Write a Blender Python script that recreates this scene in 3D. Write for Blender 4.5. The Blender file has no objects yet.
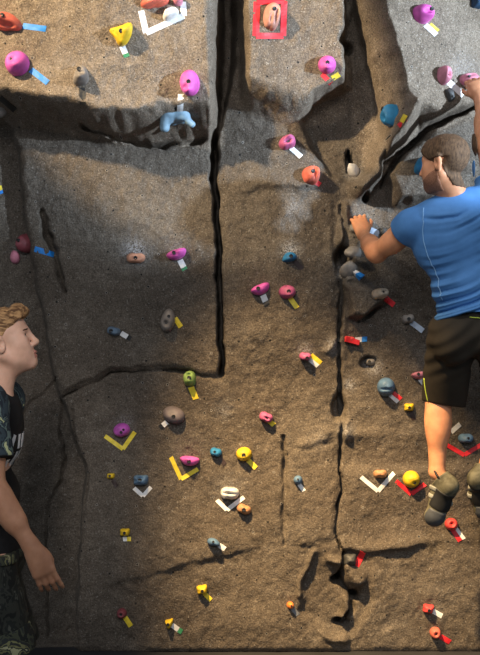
import bpy, bmesh, math, random
import numpy as np
from mathutils import Vector, Matrix
random.seed(7)
scene = bpy.context.scene
COL = scene.collection
FPX, DIST, CAMZ = 1015.0, 5.0, 1.6


def P(px, py, y):
    """world point seen at photo position (px, py) when it lies at depth y"""
    d = DIST + y
    return np.array([(px - 240.0) * d / FPX, y, CAMZ - (py - 327.5) * d / FPX])


def sstep(a, b, x):
    t = np.clip((x - a) / (b - a), 0, 1)
    return t * t * (3 - 2 * t)


# ------------------------------------------------------------------ noise
_rng = np.random.RandomState(11)
_lat = _rng.rand(64, 64, 64).astype(np.float32) * 2 - 1


def vnoise(x, y, z, seed=0):
    x = np.asarray(x, np.float32) + seed * 7.31
    y = np.asarray(y, np.float32) + seed * 3.77
    z = np.asarray(z, np.float32) + seed * 5.13
    xi, yi, zi = np.floor(x).astype(int), np.floor(y).astype(int), np.floor(z).astype(int)
    fx, fy, fz = x - xi, y - yi, z - zi
    fx, fy, fz = [f * f * (3 - 2 * f) for f in (fx, fy, fz)]
    x0, x1, y0, y1, z0, z1 = xi & 63, (xi + 1) & 63, yi & 63, (yi + 1) & 63, zi & 63, (zi + 1) & 63
    def g(a, b, c): return _lat[a, b, c]
    c00 = g(x0, y0, z0) * (1 - fx) + g(x1, y0, z0) * fx
    c10 = g(x0, y1, z0) * (1 - fx) + g(x1, y1, z0) * fx
    c01 = g(x0, y0, z1) * (1 - fx) + g(x1, y0, z1) * fx
    c11 = g(x0, y1, z1) * (1 - fx) + g(x1, y1, z1) * fx
    return (c00 * (1 - fy) + c10 * fy) * (1 - fz) + (c01 * (1 - fy) + c11 * fy) * fz


def fbm(x, y, z, seed=0, octv=4):
    s, a = 0.0, 1.0
    for i in range(octv):
        s = s + a * vnoise(x * 2 ** i, y * 2 ** i, z * 2 ** i, seed + i)
        a *= .5
    return s


# ------------------------------------------------------------------ materials
def newmat(name):
    m = bpy.data.materials.new(name)
    m.use_nodes = True
    nt = m.node_tree
    return m, nt, nt.nodes['Principled BSDF']


def ramp(nt, stops, interp='LINEAR'):
    r = nt.nodes.new('ShaderNodeValToRGB')
    cr = r.color_ramp
    cr.interpolation = interp
    while len(cr.elements) < len(stops):
        cr.elements.new(.5)
    for e, (p, c) in zip(cr.elements, stops):
        e.position = p
        e.color = (*c, 1)
    return r


def plain(name, c, rough=.6, var=.18, scale=40, bump=.0, c2=None, spec=.4, sss=0, bscale=None):
    """procedural material: two close tones broken up by noise, optional grain"""
    m, nt, b = newmat(name)
    tc = nt.nodes.new('ShaderNodeTexCoord')
    n = nt.nodes.new('ShaderNodeTexNoise')
    n.inputs['Scale'].default_value = scale
    n.inputs['Detail'].default_value = 4
    nt.links.new(tc.outputs['Object'], n.inputs['Vector'])
    lo = tuple(max(0, v * (1 - var)) for v in c)
    hi = tuple(min(1, v * (1 + var)) for v in (c2 or c))
    r = ramp(nt, [(.35, lo), (.68, hi)])
    nt.links.new(n.outputs['Fac'], r.inputs['Fac'])
    nt.links.new(r.outputs['Color'], b.inputs['Base Color'])
    b.inputs['Roughness'].default_value = rough
    b.inputs['Specular IOR Level'].default_value = spec
    if sss:
        b.inputs['Subsurface Weight'].default_value = sss
        b.inputs['Subsurface Radius'].default_value = (.012, .005, .003)
        b.inputs['Subsurface Scale'].default_value = .6
    if bump:
        n2 = nt.nodes.new('ShaderNodeTexNoise')
        n2.inputs['Scale'].default_value = bscale or scale * 5
        n2.inputs['Detail'].default_value = 3
        nt.links.new(tc.outputs['Object'], n2.inputs['Vector'])
        bp = nt.nodes.new('ShaderNodeBump')
        bp.inputs['Strength'].default_value = bump
        bp.inputs['Distance'].default_value = .003
        nt.links.new(n2.outputs['Fac'], bp.inputs['Height'])
        nt.links.new(bp.outputs['Normal'], b.inputs['Normal'])
    return m


def patterned(name, stops, scale=14, rough=.8, detail=3, dist=.6, bump=.3, stretch=None):
    m, nt, b = newmat(name)
    tc = nt.nodes.new('ShaderNodeTexCoord')
    n = nt.nodes.new('ShaderNodeTexNoise')
    n.inputs['Scale'].default_value = scale
    n.inputs['Detail'].default_value = detail
    n.inputs['Distortion'].default_value = dist
    src = tc.outputs['Object']
    if stretch:
        mp = nt.nodes.new('ShaderNodeMapping')
        mp.inputs['Scale'].default_value = stretch
        nt.links.new(src, mp.inputs['Vector'])
        src = mp.outputs['Vector']
    nt.links.new(src, n.inputs['Vector'])
    r = ramp(nt, stops, 'CONSTANT' if len(stops) > 3 else 'LINEAR')
    nt.links.new(n.outputs['Fac'], r.inputs['Fac'])
    nt.links.new(r.outputs['Color'], b.inputs['Base Color'])
    b.inputs['Roughness'].default_value = rough
    b.inputs['Specular IOR Level'].default_value = .25
    n2 = nt.nodes.new('ShaderNodeTexNoise')
    n2.inputs['Scale'].default_value = 350
    nt.links.new(tc.outputs['Object'], n2.inputs['Vector'])
    bp = nt.nodes.new('ShaderNodeBump')
    bp.inputs['Strength'].default_value = bump
    bp.inputs['Distance'].default_value = .002
    nt.links.new(n2.outputs['Fac'], bp.inputs['Height'])
    nt.links.new(bp.outputs['Normal'], b.inputs['Normal'])
    return m


# ------------------------------------------------------------------ objects
def mesh_obj(name, verts, faces, mat, parent=None, loc=(0, 0, 0), smooth=True):
    me = bpy.data.meshes.new(name)
    verts = np.asarray(verts, np.float64)
    me.from_pydata([tuple(v) for v in verts], [], [tuple(int(i) for i in f) for f in faces])
    me.update()
    if smooth:
        me.polygons.foreach_set('use_smooth', [True] * len(me.polygons))
    for mm in (mat if isinstance(mat, (list, tuple)) else [mat]):
        me.materials.append(mm)
    o = bpy.data.objects.new(name, me)
    o.location = [float(v) for v in loc]
    COL.objects.link(o)
    if parent is not None:
        o.parent = parent
    return o


def tag(o, label=None, cat=None, group=None, kind=None):
    if label: o['label'] = label
    if cat: o['category'] = cat
    if group: o['group'] = group
    if kind: o['kind'] = kind
    return o


def empty(name, loc):
    o = bpy.data.objects.new(name, None)
    o.empty_display_size = .1
    o.location = [float(v) for v in loc]
    COL.objects.link(o)
    return o


# ------------------------------------------------------------------ the rock wall (a height field h(x, z), front is -y)
STEP = .0065
gx = np.arange(-2.0, 2.0001, STEP)
gz = np.arange(0, 3.9501, STEP)
GX, GZ = np.meshgrid(gx, gz, indexing='ij')
WX = GX + .010 * vnoise(GX * 11, 0, GZ * 11, 1) + .006 * vnoise(GX * 28, 0, GZ * 28, 2)
WZ = GZ + .010 * vnoise(GX * 11, 5, GZ * 11, 3) + .006 * vnoise(GX * 28, 5, GZ * 28, 4)


def W(pts, h=0.0):
    d = DIST - h
    return np.array([[(p[0] - 240.0) * d / FPX, CAMZ - (p[1] - 327.5) * d / FPX] for p in pts])


def poly_sd(pts):
    """signed distance to polygon (negative inside)"""
    d2 = np.full(WX.shape, 1e9)
    inside = np.zeros(WX.shape, bool)
    n = len(pts)
    for i in range(n):
        a, b = pts[i], pts[(i + 1) % n]
        ex, ez = b - a
        t = np.clip(((WX - a[0]) * ex + (WZ - a[1]) * ez) / (ex * ex + ez * ez + 1e-12), 0, 1)
        d2 = np.minimum(d2, (WX - a[0] - t * ex) ** 2 + (WZ - a[1] - t * ez) ** 2)
        c = ((a[1] > WZ) != (b[1] > WZ))
        with np.errstate(divide='ignore', invalid='ignore'):
            xi = a[0] + (WZ - a[1]) * ex / (ez if abs(ez) > 1e-9 else 1e-9)
        inside ^= c & (WX < xi)
    d = np.sqrt(d2)
    return np.where(inside, -d, d)


def line_d(pts, attr=None):
    """distance to polyline; attr: value per vertex, interpolated along the nearest segment"""
    best = np.full(WX.shape, 1e9)
    val = np.zeros(WX.shape)
    side = np.zeros(WX.shape)
    for i in range(len(pts) - 1):
        a, b = pts[i], pts[i + 1]
        ex, ez = b - a
        t = np.clip(((WX - a[0]) * ex + (WZ - a[1]) * ez) / (ex * ex + ez * ez + 1e-12), 0, 1)
        dx, dz = WX - a[0] - t * ex, WZ - a[1] - t * ez
        d = np.sqrt(dx * dx + dz * dz)
        m = d < best
        best = np.where(m, d, best)
        side = np.where(m, np.sign(ex * (WZ - a[1]) - ez * (WX - a[0])), side)
        if attr is not None:
            val = np.where(m, attr[i] * (1 - t) + attr[i + 1] * t, val)
    return best, val, side


PXM = DIST / FPX
H = -.08 * sstep(.15, 1.15, WZ) + .03 * sstep(1.9, 3.2, WZ)


def block(px, hh, bevel_in, bevel_out=.0, hedge=None):
    """raise (or lower) the surface inside a polygon to the level hh (number or array)"""
    global H
    s = poly_sd(W(px, hedge if hedge is not None else (hh if np.isscalar(hh) else 0)))
    m = sstep(bevel_out, -bevel_in, s)
    H = H + (hh - H) * m
    return s


def crack(px, w, depth, h=0.0, soft=.6, level=None):
    """cut a groove along a polyline, w = full width in photo pixels per vertex"""
    global H
    w = [w] * len(px) if np.isscalar(w) else w
    d, v, _ = line_d(W(px, h), [x * PXM / 2 for x in w])
    v = v * (1 + (.45 if np.max(w) < 14 and level is None else .10) * vnoise(WX * 34, 2, WZ * 34, 9))
    v = v * .8
    dm = depth * np.clip(1 + .9 * vnoise(WX * 9, 7, WZ * 9, 12), .15, 1.6)
    if level is not None:
        mk = sstep(v * 1.35 + .003, v * .5, d)
        H = np.minimum(H, H * (1 - mk) + level * mk)
        return
    H = H - (depth if v.max() > .04 else dm) * sstep(v * (1 + soft) + .003, v * .25, d)


def ridge(px, w, hgt, h=0.0):
    global H
    d, v, _ = line_d(W(px, h), [w * PXM / 2] * len(px))
    H = H + hgt * np.exp(-(d / v) ** 2)


def pit(px, py, rx, ry, depth, h=0.0):
    global H
    c = W([(px, py)], h)[0]
    q = np.sqrt(((WX - c[0]) / (rx * PXM)) ** 2 + ((WZ - c[1]) / (ry * PXM)) ** 2)
    H = H - depth * sstep(1.25, .6, q)


def ledge(px, w, hgt, up=True, h=0.0):
    """a step along a polyline running left to right: the upper side swells out and drops off below"""
    global H
    d, _, side = line_d(W(px, h))
    s = d * side * (1 if up else -1)
    prof = np.where(s > 0, np.exp(-(s / (w * PXM)) ** 2), np.exp(-(s / .022) ** 2))
    H = H + .8 * hgt * prof * np.clip(1 + 1.1 * vnoise(WX * 4.5, 7, WZ * 4.5, 14), .0, 1.8)


# left recessed panel that turns to face right
lp = [(-260, 60), (8, 110), (20, 150), (24, 205), (40, 300), (53, 372), (62, 400), (76, 440), (87, 470), (84, 520), (80, 570), (78, 700), (-260, 700)]
xb = W([(60, 300)])[0][0]
block(lp, -.20 + .22 * np.clip(xb - WX, 0, .5), .03, .012, hedge=-.1)
# mid-left slab, stands proud of the lower wall
bl = [(8, 60), (20, 150), (24, 205), (40, 300), (53, 372), (61, 395), (85, 382), (110, 371), (165, 367), (221, 375), (222, 300), (218, 200), (213, 140), (213, 40)]
block(bl, H + .018 + .010 * np.sin(WX * 7), .022, .004, hedge=-.05)
# middle column, gentle bulge
ml = [(229, 60), (220, 130), (223, 220), (226, 372), (250, 378), (336, 384), (338, 330), (336, 255), (334, 200), (360, 188), (392, 150), (392, 60)]
kf = sstep(CAMZ - 58 * PXM, CAMZ - 5 * PXM, WZ)
block(ml, H * (1 - kf) + kf * (-.055 + .015 * np.cos((WX - .2) * 8)), .03, .012, hedge=-.05)
ledge([(222, 190), (245, 190), (265, 183), (300, 186)], 14, .018, True, -.05)
# right lower wall, bulging panels
kr = sstep(CAMZ - 110 * PXM, CAMZ - 20 * PXM, WZ)
block([(346, 190), (392, 160), (430, 120), (620, 100), (620, 470), (346, 450)], H * (1 - kr) + kr * (-.06 + .03 * np.sin(WX * 5 + 1.1) + .02 * np.cos(WZ * 6)), .03, .01, hedge=-.04)
block([(346, 282), (384, 286), (392, 300), (366, 320), (350, 316)], .0, .03, .01)
block([(290, 452), (338, 446), (341, 496), (334, 540), (300, 548), (288, 520)], H + .012, .03, .01)
block([(345, 470), (620, 460), (620, 542), (400, 546), (346, 552)], -.045 + .03 * (1.0 - WZ), .05, .02)
# upper-left overhanging block
ab = [(-300, -120), (212, -120), (213, 0), (217, 60), (219, 94), (214, 112), (188, 108), (160, 106), (120, 108), (100, 107), (60, 98), (0, 88), (-300, 62)]
hA = .30 + .03 * np.sin(WX * 6) + .015 * np.cos(WZ * 9 + WX * 4) - .10 * sstep(1.02, .9, (WX + 1.1) / .9) * 0
sA = poly_sd(W(ab, .28))
under = sstep(.125, -.012, sA + .035 * sstep(-.5, -.2, WX))      # slanting underside
side_x = W([(216, 50)], .2)[0][0]
mA = under * sstep(side_x + .024, side_x - .012, WX)
H = np.maximum(H, H + (hA - H) * mA)
H = H - .02 * np.exp(-((WX + 1.0 - .15) / .12) ** 2) * sstep(2.6, 3.0, WZ)
# upper-middle facet
fb = [(238, -120), (360, -120), (354, 4), (341, 34), (347, 60), (346, 80), (330, 90), (298, 96), (262, 86), (246, 80), (240, 70)]
sF = poly_sd(W(fb, .13))
hF = .15 - .10 * np.clip(WX - .05, -1, .6) + .02 * np.cos(WX * 9)
mF = sstep(.13, -.02, sF)
xF = W([(346, 50)], .1)[0][0]
mF = mF * sstep(xF + .02, xF - .015, WX) 
mF = mF * sstep(W([(238, 0)], .1)[0][0] - .004, W([(250, 0)], .1)[0][0], WX)
H = np.maximum(H, H + (hF - H) * mF)
# recess between the facet and the wedge
block([(345, -120), (372, -120), (368, 40), (385, 130), (388, 165), (360, 186), (330, 176), (312, 150), (300, 120), (310, 100), (348, 84), (349, 60), (343, 34), (352, 8)], -.13, .03, .012, hedge=-.08)
# right wedge with its ridge; the right facet falls off to the right
ridge_pts = W([(378, -120), (384, -5), (400, 55), (412, 98)], .2)
zz = np.clip(WZ, ridge_pts[-1][1], 4)
xr = np.interp(zz, ridge_pts[::-1, 1], ridge_pts[::-1, 0])
toe = W([(345, -120), (352, 0), (359, 40), (373, 90), (384, 150)], -.06)
xt = np.interp(WZ, toe[::-1, 1], toe[::-1, 0])
rough = .02 * vnoise(WX * 16, 3, WZ * 9, 21) + .012 * vnoise(WX * 40, 3, WZ * 26, 22)
tt = np.clip((WX - xt) / np.maximum(xr - xt, .02), 0, 1)
prof = sstep(0, .12, tt) * .35 + .65 * tt
hE = np.where(WX < xr, -.10 + .32 * prof + rough * sstep(.0, .3, tt) * sstep(1.0, .8, tt), .22 - .42 * (WX - xr))
eb = [(340, -120), (352, 0), (359, 40), (373, 90), (384, 152), (398, 140), (413, 103), (440, 112), (480, 92), (620, 30), (620, -120)]
sE = poly_sd(W(eb, .12))
mE = sstep(.045 + .075 * sstep(W([(398, 0)], .1)[0][0], W([(425, 0)], .1)[0][0], WX) * sstep(W([(0, 70)], .1)[0][1], W([(0, 100)], .1)[0][1], WZ), -.015, sE)
H = np.maximum(H, H + (hE - H) * mE)
# lip that hangs from the wedge and the shadow gap beside it
ridge([(408, 114), (398, 132), (382, 152), (377, 172), (362, 185)], 15, .16, 0.05)
block([(392, 172), (412, 146), (440, 130), (480, 112), (620, 60), (620, 170), (470, 190), (400, 200)], .03 + .02 * np.sin(WX * 9), .02, .05, hedge=.03)
crack([(540, 74), (500, 92), (474, 105), (432, 126), (406, 148), (392, 168), (384, 184)], [6, 6, 6, 6.5, 6.5, 5, 3], .16, .04, .4, -.12)
# the main vertical crack
crack([(228, -120), (227, 0), (226, 55), (220, 95), (215, 128), (214, 180), (217, 222), (220, 300), (222, 374)], [22, 22, 20, 15, 9, 7, 6, 5, 6], .26, .0, .35)
# other cracks, pits and broken edges
crack([(86, 130), (115, 137), (150, 144), (180, 143), (205, 136)], [3, 5, 6, 5, 4], .07, -.02)
crack([(61, 398), (85, 385), (110, 374), (165, 370), (222, 378)], [1.6, 1.6, 2, 2.5, 5], .03, -.06)
crack([(55, 376), (40, 396), (28, 402), (16, 420)], 2, .04, -.1)
crack([(40, 212), (46, 235), (55, 262), (65, 292)], [6, 9, 6, 2], .06, -.03)
crack([(58, 402), (56, 430), (61, 460), (57, 485), (46, 505), (43, 560), (46, 640)], [2, 1.6, 2.4, 2.4, 2, 1.5, 1], .03, -.1)
crack([(70, 410), (78, 450), (88, 475), (85, 540)], [1.6, 2, 2, 1.5], .025, -.08)
crack([(341, 205), (346, 235), (341, 262), (344, 290), (340, 330), (342, 372), (342, 400), (344, 425), (341, 452), (341, 492), (336, 535), (345, 560)], [4, 5, 11, 6, 3.5, 3, 7, 5, 1.8, 1.5, 1.8, 3], .06, -.04)
pit(343, 258, 9, 12, .10, -.05); pit(341, 408, 7, 13, .06); pit(346, 46, 8, 8, .13, -.05); pit(366, 196, 4, 6, .10, -.03)
pit(349, 160, 3, 11, .10, -.08); pit(371, 363, 9, 7, .05, -.04)
ridge([(345, 205), (346, 222), (342, 240)], 8, .05); ridge([(352, 258), (366, 262)], 9, .05); ridge([(345, 276), (360, 280)], 10, .04)
ridge([(338, 340), (330, 350)], 12, .02); ridge([(347, 425), (349, 440)], 9, .03)
crack([(386, 301), (376, 313), (362, 320)], [4, 5, 3], .04)
crack([(284, 440), (287, 490), (284, 522), (283, 546)], [3, 5, 6, 3], .022)
ledge([(88, 586), (150, 572), (205, 556), (250, 549), (284, 547)], 26, .015)
ledge([(345, 548), (380, 549), (420, 543), (520, 541)], 7, .022)
ledge([(304, 447), (318, 444), (328, 438)], 6, .014)
ledge([(345, 436), (420, 437)], 6, .012)
# crumbling rock patch low on the right
block([(312, 552), (350, 548), (372, 560), (372, 600), (352, 636), (326, 632), (300, 612), (302, 580)], -.035, .03, .02)
ridge([(313, 552), (304, 574), (298, 596)], 5, .022); ridge([(330, 560), (345, 566)], 10, .05)
ridge([(352, 574), (360, 580)], 15, .06); ridge([(346, 600), (347, 612), (340, 620)], 9, .055); ridge([(326, 634), (345, 640)], 9, .03)
pit(338, 583, 6, 6, .09); pit(355, 597, 5, 7, .09); pit(341, 623, 8, 5, .07)
crack([(344, 555), (340, 583), (352, 596), (352, 612), (338, 624)], [3, 5, 5, 4, 6], .06)
# weathered unevenness
H = H + .016 * fbm(GX * 2.6, 0, GZ * 2.6, 31, 3) + .006 * fbm(GX * 10, 1, GZ * 10, 33, 3) + .0022 * fbm(GX * 45, 1, GZ * 45, 35, 2)
H = H * sstep(-.02, .03, GZ) + np.where(GZ < .03, -.02, 0) * sstep(.03, -.02, GZ)


def hf(x, z, A=None):
    A = H if A is None else A
    u = np.clip((np.asarray(x) - gx[0]) / STEP, 0, len(gx) - 1.001)
    v = np.clip((np.asarray(z) - gz[0]) / STEP, 0, len(gz) - 1.001)
    i, j = u.astype(int), v.astype(int)
    a, b = u - i, v - j
    return (A[i, j] * (1 - a) + A[i + 1, j] * a) * (1 - b) + (A[i, j + 1] * (1 - a) + A[i + 1, j + 1] * a) * b


HS = H.copy()                                             # smoothed copy: mounting plane for the holds
for _ in range(60):
    Q = np.pad(HS, 1, mode='edge')
    HS = (Q[:-2, 1:-1] + Q[2:, 1:-1] + Q[1:-1, :-2] + Q[1:-1, 2:] + 4 * HS) / 8


YS = np.arange(-.75, .5, .003)


def on_wall(px, py):
    """point of the wall seen at (px, py)"""
    d = DIST + YS
    x, z = (px - 240.0) * d / FPX, CAMZ - (py - 327.5) * d / FPX
    hit = YS >= -hf(x, z)
    k = int(np.argmax(hit)) if hit.any() else len(YS) - 1
    return np.array([x[k], YS[k], z[k]])


def wall_normal(x, z, e=.03):
    gxn = (hf(x + e, z, HS) - hf(x - e, z, HS)) / (2 * e)
    gzn = (hf(x, z + e, HS) - hf(x, z - e, HS)) / (2 * e)
    n = np.array([-gxn, -1.0, -gzn])
    return n / np.linalg.norm(n)


CHALK = np.zeros(GX.shape)
def chalk(px, py, r, a, h=0.0):
    global CHALK
    p = on_wall(px, py)
    CHALK = np.maximum(CHALK, a * np.exp(-(((GX - p[0]) ** 2 + (GZ - p[2]) ** 2) / (r * PXM) ** 2)))
for c in [(136, 252, 11, .9), (290, 250, 9, 1), (305, 350, 8, .5), (333, 346, 8, .5), (347, 432, 7, .6), (352, 172, 8, .5), (360, 225, 14, .35),
          (372, 366, 8, .7), (343, 272, 8, .7), (292, 207, 10, .25), (125, 424, 9, .3), (20, 250, 10, .25), (228, 488, 14, .25), (224, 410, 9, .3),
          (176, 248, 9, .3), (463, 70, 16, .3), (60, 62, 16, .12), (320, 440, 10, .2), (378, 288, 12, .25), (349, 385, 6, .7)]:
    chalk(*c)

nx, nz = GX.shape
V = np.stack([GX, -H, GZ], -1).reshape(-1, 3)
ii, jj = np.meshgrid(np.arange(nx - 1), np.arange(nz - 1), indexing='ij')
q0 = (ii * nz + jj).ravel()
Fq = np.stack([q0, q0 + nz, q0 + nz + 1, q0 + 1], -1)      # front faces -y
# closed shell: back plane and rim, so that the wall is a solid slab
back = np.stack([GX[[0, -1, -1, 0], [0, 0, -1, -1]], np.full(4, .55), GZ[[0, -1, -1, 0], [0, 0, -1, -1]]], -1)
b0 = nx * nz
rim_b = [i * nz for i in range(nx)]
rim_r = [(nx - 1) * nz + j for j in range(nz)]
rim_t = [i * nz + nz - 1 for i in range(nx - 1, -1, -1)]
rim_l = [j for j in range(nz - 1, -1, -1)]
me = bpy.data.meshes.new('wall_back')
faces = Fq.tolist() + [rim_b[::-1] + [b0, b0 + 1], rim_r[::-1] + [b0 + 1, b0 + 2], rim_t[::-1] + [b0 + 2, b0 + 3], rim_l[::-1] + [b0 + 3, b0], [b0, b0 + 3, b0 + 2, b0 + 1]]
me.from_pydata(np.vstack([V, back]).tolist(), [], faces)
me.update()
me.polygons.foreach_set('use_smooth', [True] * len(Fq) + [False] * 5)
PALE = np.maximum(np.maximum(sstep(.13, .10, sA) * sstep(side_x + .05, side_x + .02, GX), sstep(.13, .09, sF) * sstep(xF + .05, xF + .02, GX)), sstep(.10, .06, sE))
at = me.attributes.new('pale_paint', 'FLOAT', 'POINT')
at.data.foreach_set('value', np.concatenate([PALE.ravel(), np.zeros(4)]).astype(np.float32))
at = me.attributes.new('chalk', 'FLOAT', 'POINT')
at.data.foreach_set('value', np.concatenate([CHALK.ravel(), np.zeros(4)]).astype(np.float32))

m, nt, b = newmat('sculpted_rock_cement')
L = nt.links.new
N = nt.nodes.new
tc = N('ShaderNodeTexCoord')
def noise(scale, detail=4, rough=.55):
    n = N('ShaderNodeTexNoise')
    n.inputs['Scale'].default_value = scale
    n.inputs['Detail'].default_value = detail
    n.inputs['Roughness'].default_value = rough
    L(tc.outputs['Object'], n.inputs['Vector'])
    return n
def mix(a, bb, fac, mode='MIX'):
    x = N('ShaderNodeMix')
    x.data_type = 'RGBA'
    x.blend_type = mode
    for s, v in ((6, a), (7, bb), (0, fac)):
        if hasattr(v, 'links'):
            L(v, x.inputs[s])
        elif s == 0:
            x.inputs[0].default_value = v
        else:
            x.inputs[s].default_value = (*v, 1)
    return x.outputs[2]
def math_(op, a, bb=None, cc=None):
    x = N('ShaderNodeMath')
    x.operation = op
    for s, v in enumerate((a, bb, cc)):
        if v is None: continue
        if hasattr(v, 'links'): L(v, x.inputs[s])
        else: x.inputs[s].default_value = v
    return x.outputs[0]
base = ramp(nt, [(.30, (.074, .059, .046)), (.52, (.101, .083, .065)), (.74, (.134, .114, .093))])
L(noise(2.2, 6, .6).outputs['Fac'], base.inputs['Fac'])
c = base.outputs['Color']
mott = ramp(nt, [(.36, (.70, .68, .66)), (.6, (1.08, 1.07, 1.06))])
L(noise(17, 7, .68).outputs['Fac'], mott.inputs['Fac'])
c = mix(c, mott.outputs['Color'], .8, 'MULTIPLY')
grit = ramp(nt, [(.35, (.45, .44, .43)), (.5, (1, 1, 1)), (.66, (1.6, 1.6, 1.6))])
L(noise(150, 3, .6).outputs['Fac'], grit.inputs['Fac'])
c = mix(c, grit.outputs['Color'], .75, 'MULTIPLY')
spk = ramp(nt, [(.62, (0, 0, 0)), (.70, (1, 1, 1))])
L(noise(120, 2, .5).outputs['Fac'], spk.inputs['Fac'])
c = mix(c, (.30, .28, .25), math_('MULTIPLY', spk.outputs['Color'], .45))
# the upper panels carry a paler sand-coloured coat
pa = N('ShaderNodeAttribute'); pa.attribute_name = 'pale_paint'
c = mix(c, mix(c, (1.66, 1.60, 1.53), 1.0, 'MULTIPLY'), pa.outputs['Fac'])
# chalk dust around much used holds
ca = N('ShaderNodeAttribute'); ca.attribute_name = 'chalk'
cn = ramp(nt, [(.42, (0, 0, 0)), (.62, (1, 1, 1))])
L(noise(130, 3, .7).outputs['Fac'], cn.inputs['Fac'])
c = mix(c, (.62, .63, .65), math_('MULTIPLY', math_('MULTIPLY', ca.outputs['Fac'], .75), math_('ADD', math_('MULTIPLY', cn.outputs['Color'], .95), .03)))
# bolt sockets scattered over the panels
sp = N('ShaderNodeSeparateXYZ'); L(tc.outputs['Object'], sp.inputs[0])
cb = N('ShaderNodeCombineXYZ'); L(sp.outputs[0], cb.inputs[0]); L(sp.outputs[2], cb.inputs[1])
vo = N('ShaderNodeTexVoronoi'); vo.voronoi_dimensions = '2D'
vo.inputs['Scale'].default_value = 6.6
vo.inputs['Randomness'].default_value = 1
L(cb.outputs[0], vo.inputs['Vector'])
vc = N('ShaderNodeSeparateXYZ'); L(vo.outputs['Color'], vc.inputs[0])
sock = math_('LESS_THAN', vo.outputs['Distance'], math_('MULTIPLY_ADD', vc.outputs[0], .018, .018))
rim_ = math_('MULTIPLY', math_('LESS_THAN', vo.outputs['Distance'], .044), math_('GREATER_THAN', vc.outputs[1], .6))
c = mix(c, (.42, .39, .35), math_('MULTIPLY', rim_, .4))
c = mix(c, (.008, .008, .008), sock)
L(c, b.inputs['Base Color'])
b.inputs['Roughness'].default_value = .82
b.inputs['Specular IOR Level'].default_value = .3
bp = N('ShaderNodeBump'); bp.inputs['Strength'].default_value = .7; bp.inputs['Distance'].default_value = .006
L(noise(150, 3, .6).outputs['Fac'], bp.inputs['Height'])
bp2 = N('ShaderNodeBump'); bp2.inputs['Strength'].default_value = .6; bp2.inputs['Distance'].default_value = .02
L(noise(28, 6, .65).outputs['Fac'], bp2.inputs['Height'])
L(bp.outputs['Normal'], bp2.inputs['Normal'])
L(bp2.outputs['Normal'], b.inputs['Normal'])
me.materials.append(m)
wall = bpy.data.objects.new('wall_back', me)
COL.objects.link(wall)
tag(wall, 'grey-brown sculpted rock climbing wall with deep cracks and overhanging blocks', 'wall', None, 'structure')

# floor: dark padded mat
fm = plain('dark_mat_vinyl', (.022, .022, .025), .7, .2, 6, .2)
fl = mesh_obj('floor', [(-3, -6.5, -.15), (3, -6.5, -.15), (3, .55, -.15), (-3, .55, -.15), (-3, -6.5, 0), (3, -6.5, 0), (3, .55, 0), (-3, .55, 0)],
              [(4, 5, 6, 7), (3, 2, 1, 0), (0, 1, 5, 4), (1, 2, 6, 5), (2, 3, 7, 6), (3, 0, 4, 7)], fm, smooth=False)
tag(fl, 'dark padded mat floor along the foot of the climbing wall', 'floor', None, 'structure')
# ------------------------------------------------------------------ climbing holds and tape
PAL = {'pink': (.62, .10, .42), 'red': (.58, .055, .055), 'coral': (.58, .13, .09), 'yellow': (.66, .44, .02), 'grey': (.21, .185, .165), 'blue': (.02, .17, .36),
       'pale blue': (.20, .31, .40), 'maroon': (.20, .045, .055), 'peach': (.62, .30, .19), 'blue-grey': (.10, .15, .21), 'green': (.21, .32, .09), 'mauve': (.15, .125, .13),
       'magenta': (.48, .09, .42), 'white': (.62, .60, .58), 'tan': (.42, .21, .10), 'orange': (.75, .20, .04), 'flesh': (.50, .25, .20), 'dusky pink': (.42, .09, .21),
       'cream': (.40, .34, .27), 'navy': (.015, .05, .10), 'steel': (.09, .17, .28), 'dark grey': (.05, .05, .05), 'chalky': (.23, .21, .19), 'rose': (.55, .20, .27)}
HM = {k: plain('resin_' + k.replace(' ', '_').replace('-', '_'), v, .55, .22, 22, .35, bscale=260) for k, v in PAL.items()}
TAPE = {'white': (.72, .72, .72), 'blue': (.015, .20, .60), 'yellow': (.75, .58, .04), 'red': (.62, .02, .03), 'black': (.012, .012, .012), 'brown': (.035, .020, .018), 'green': (.04, .22, .10),
        'grey': (.16, .17, .19), 'pale blue': (.42, .50, .62)}
TM = {k: plain('cloth_tape_' + k.replace(' ', '_'), v, .5, .10, 60, .15) for k, v in TAPE.items()}
BOLT = plain('blackened_steel', (.012, .012, .013), .45, .2, 30)

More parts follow.
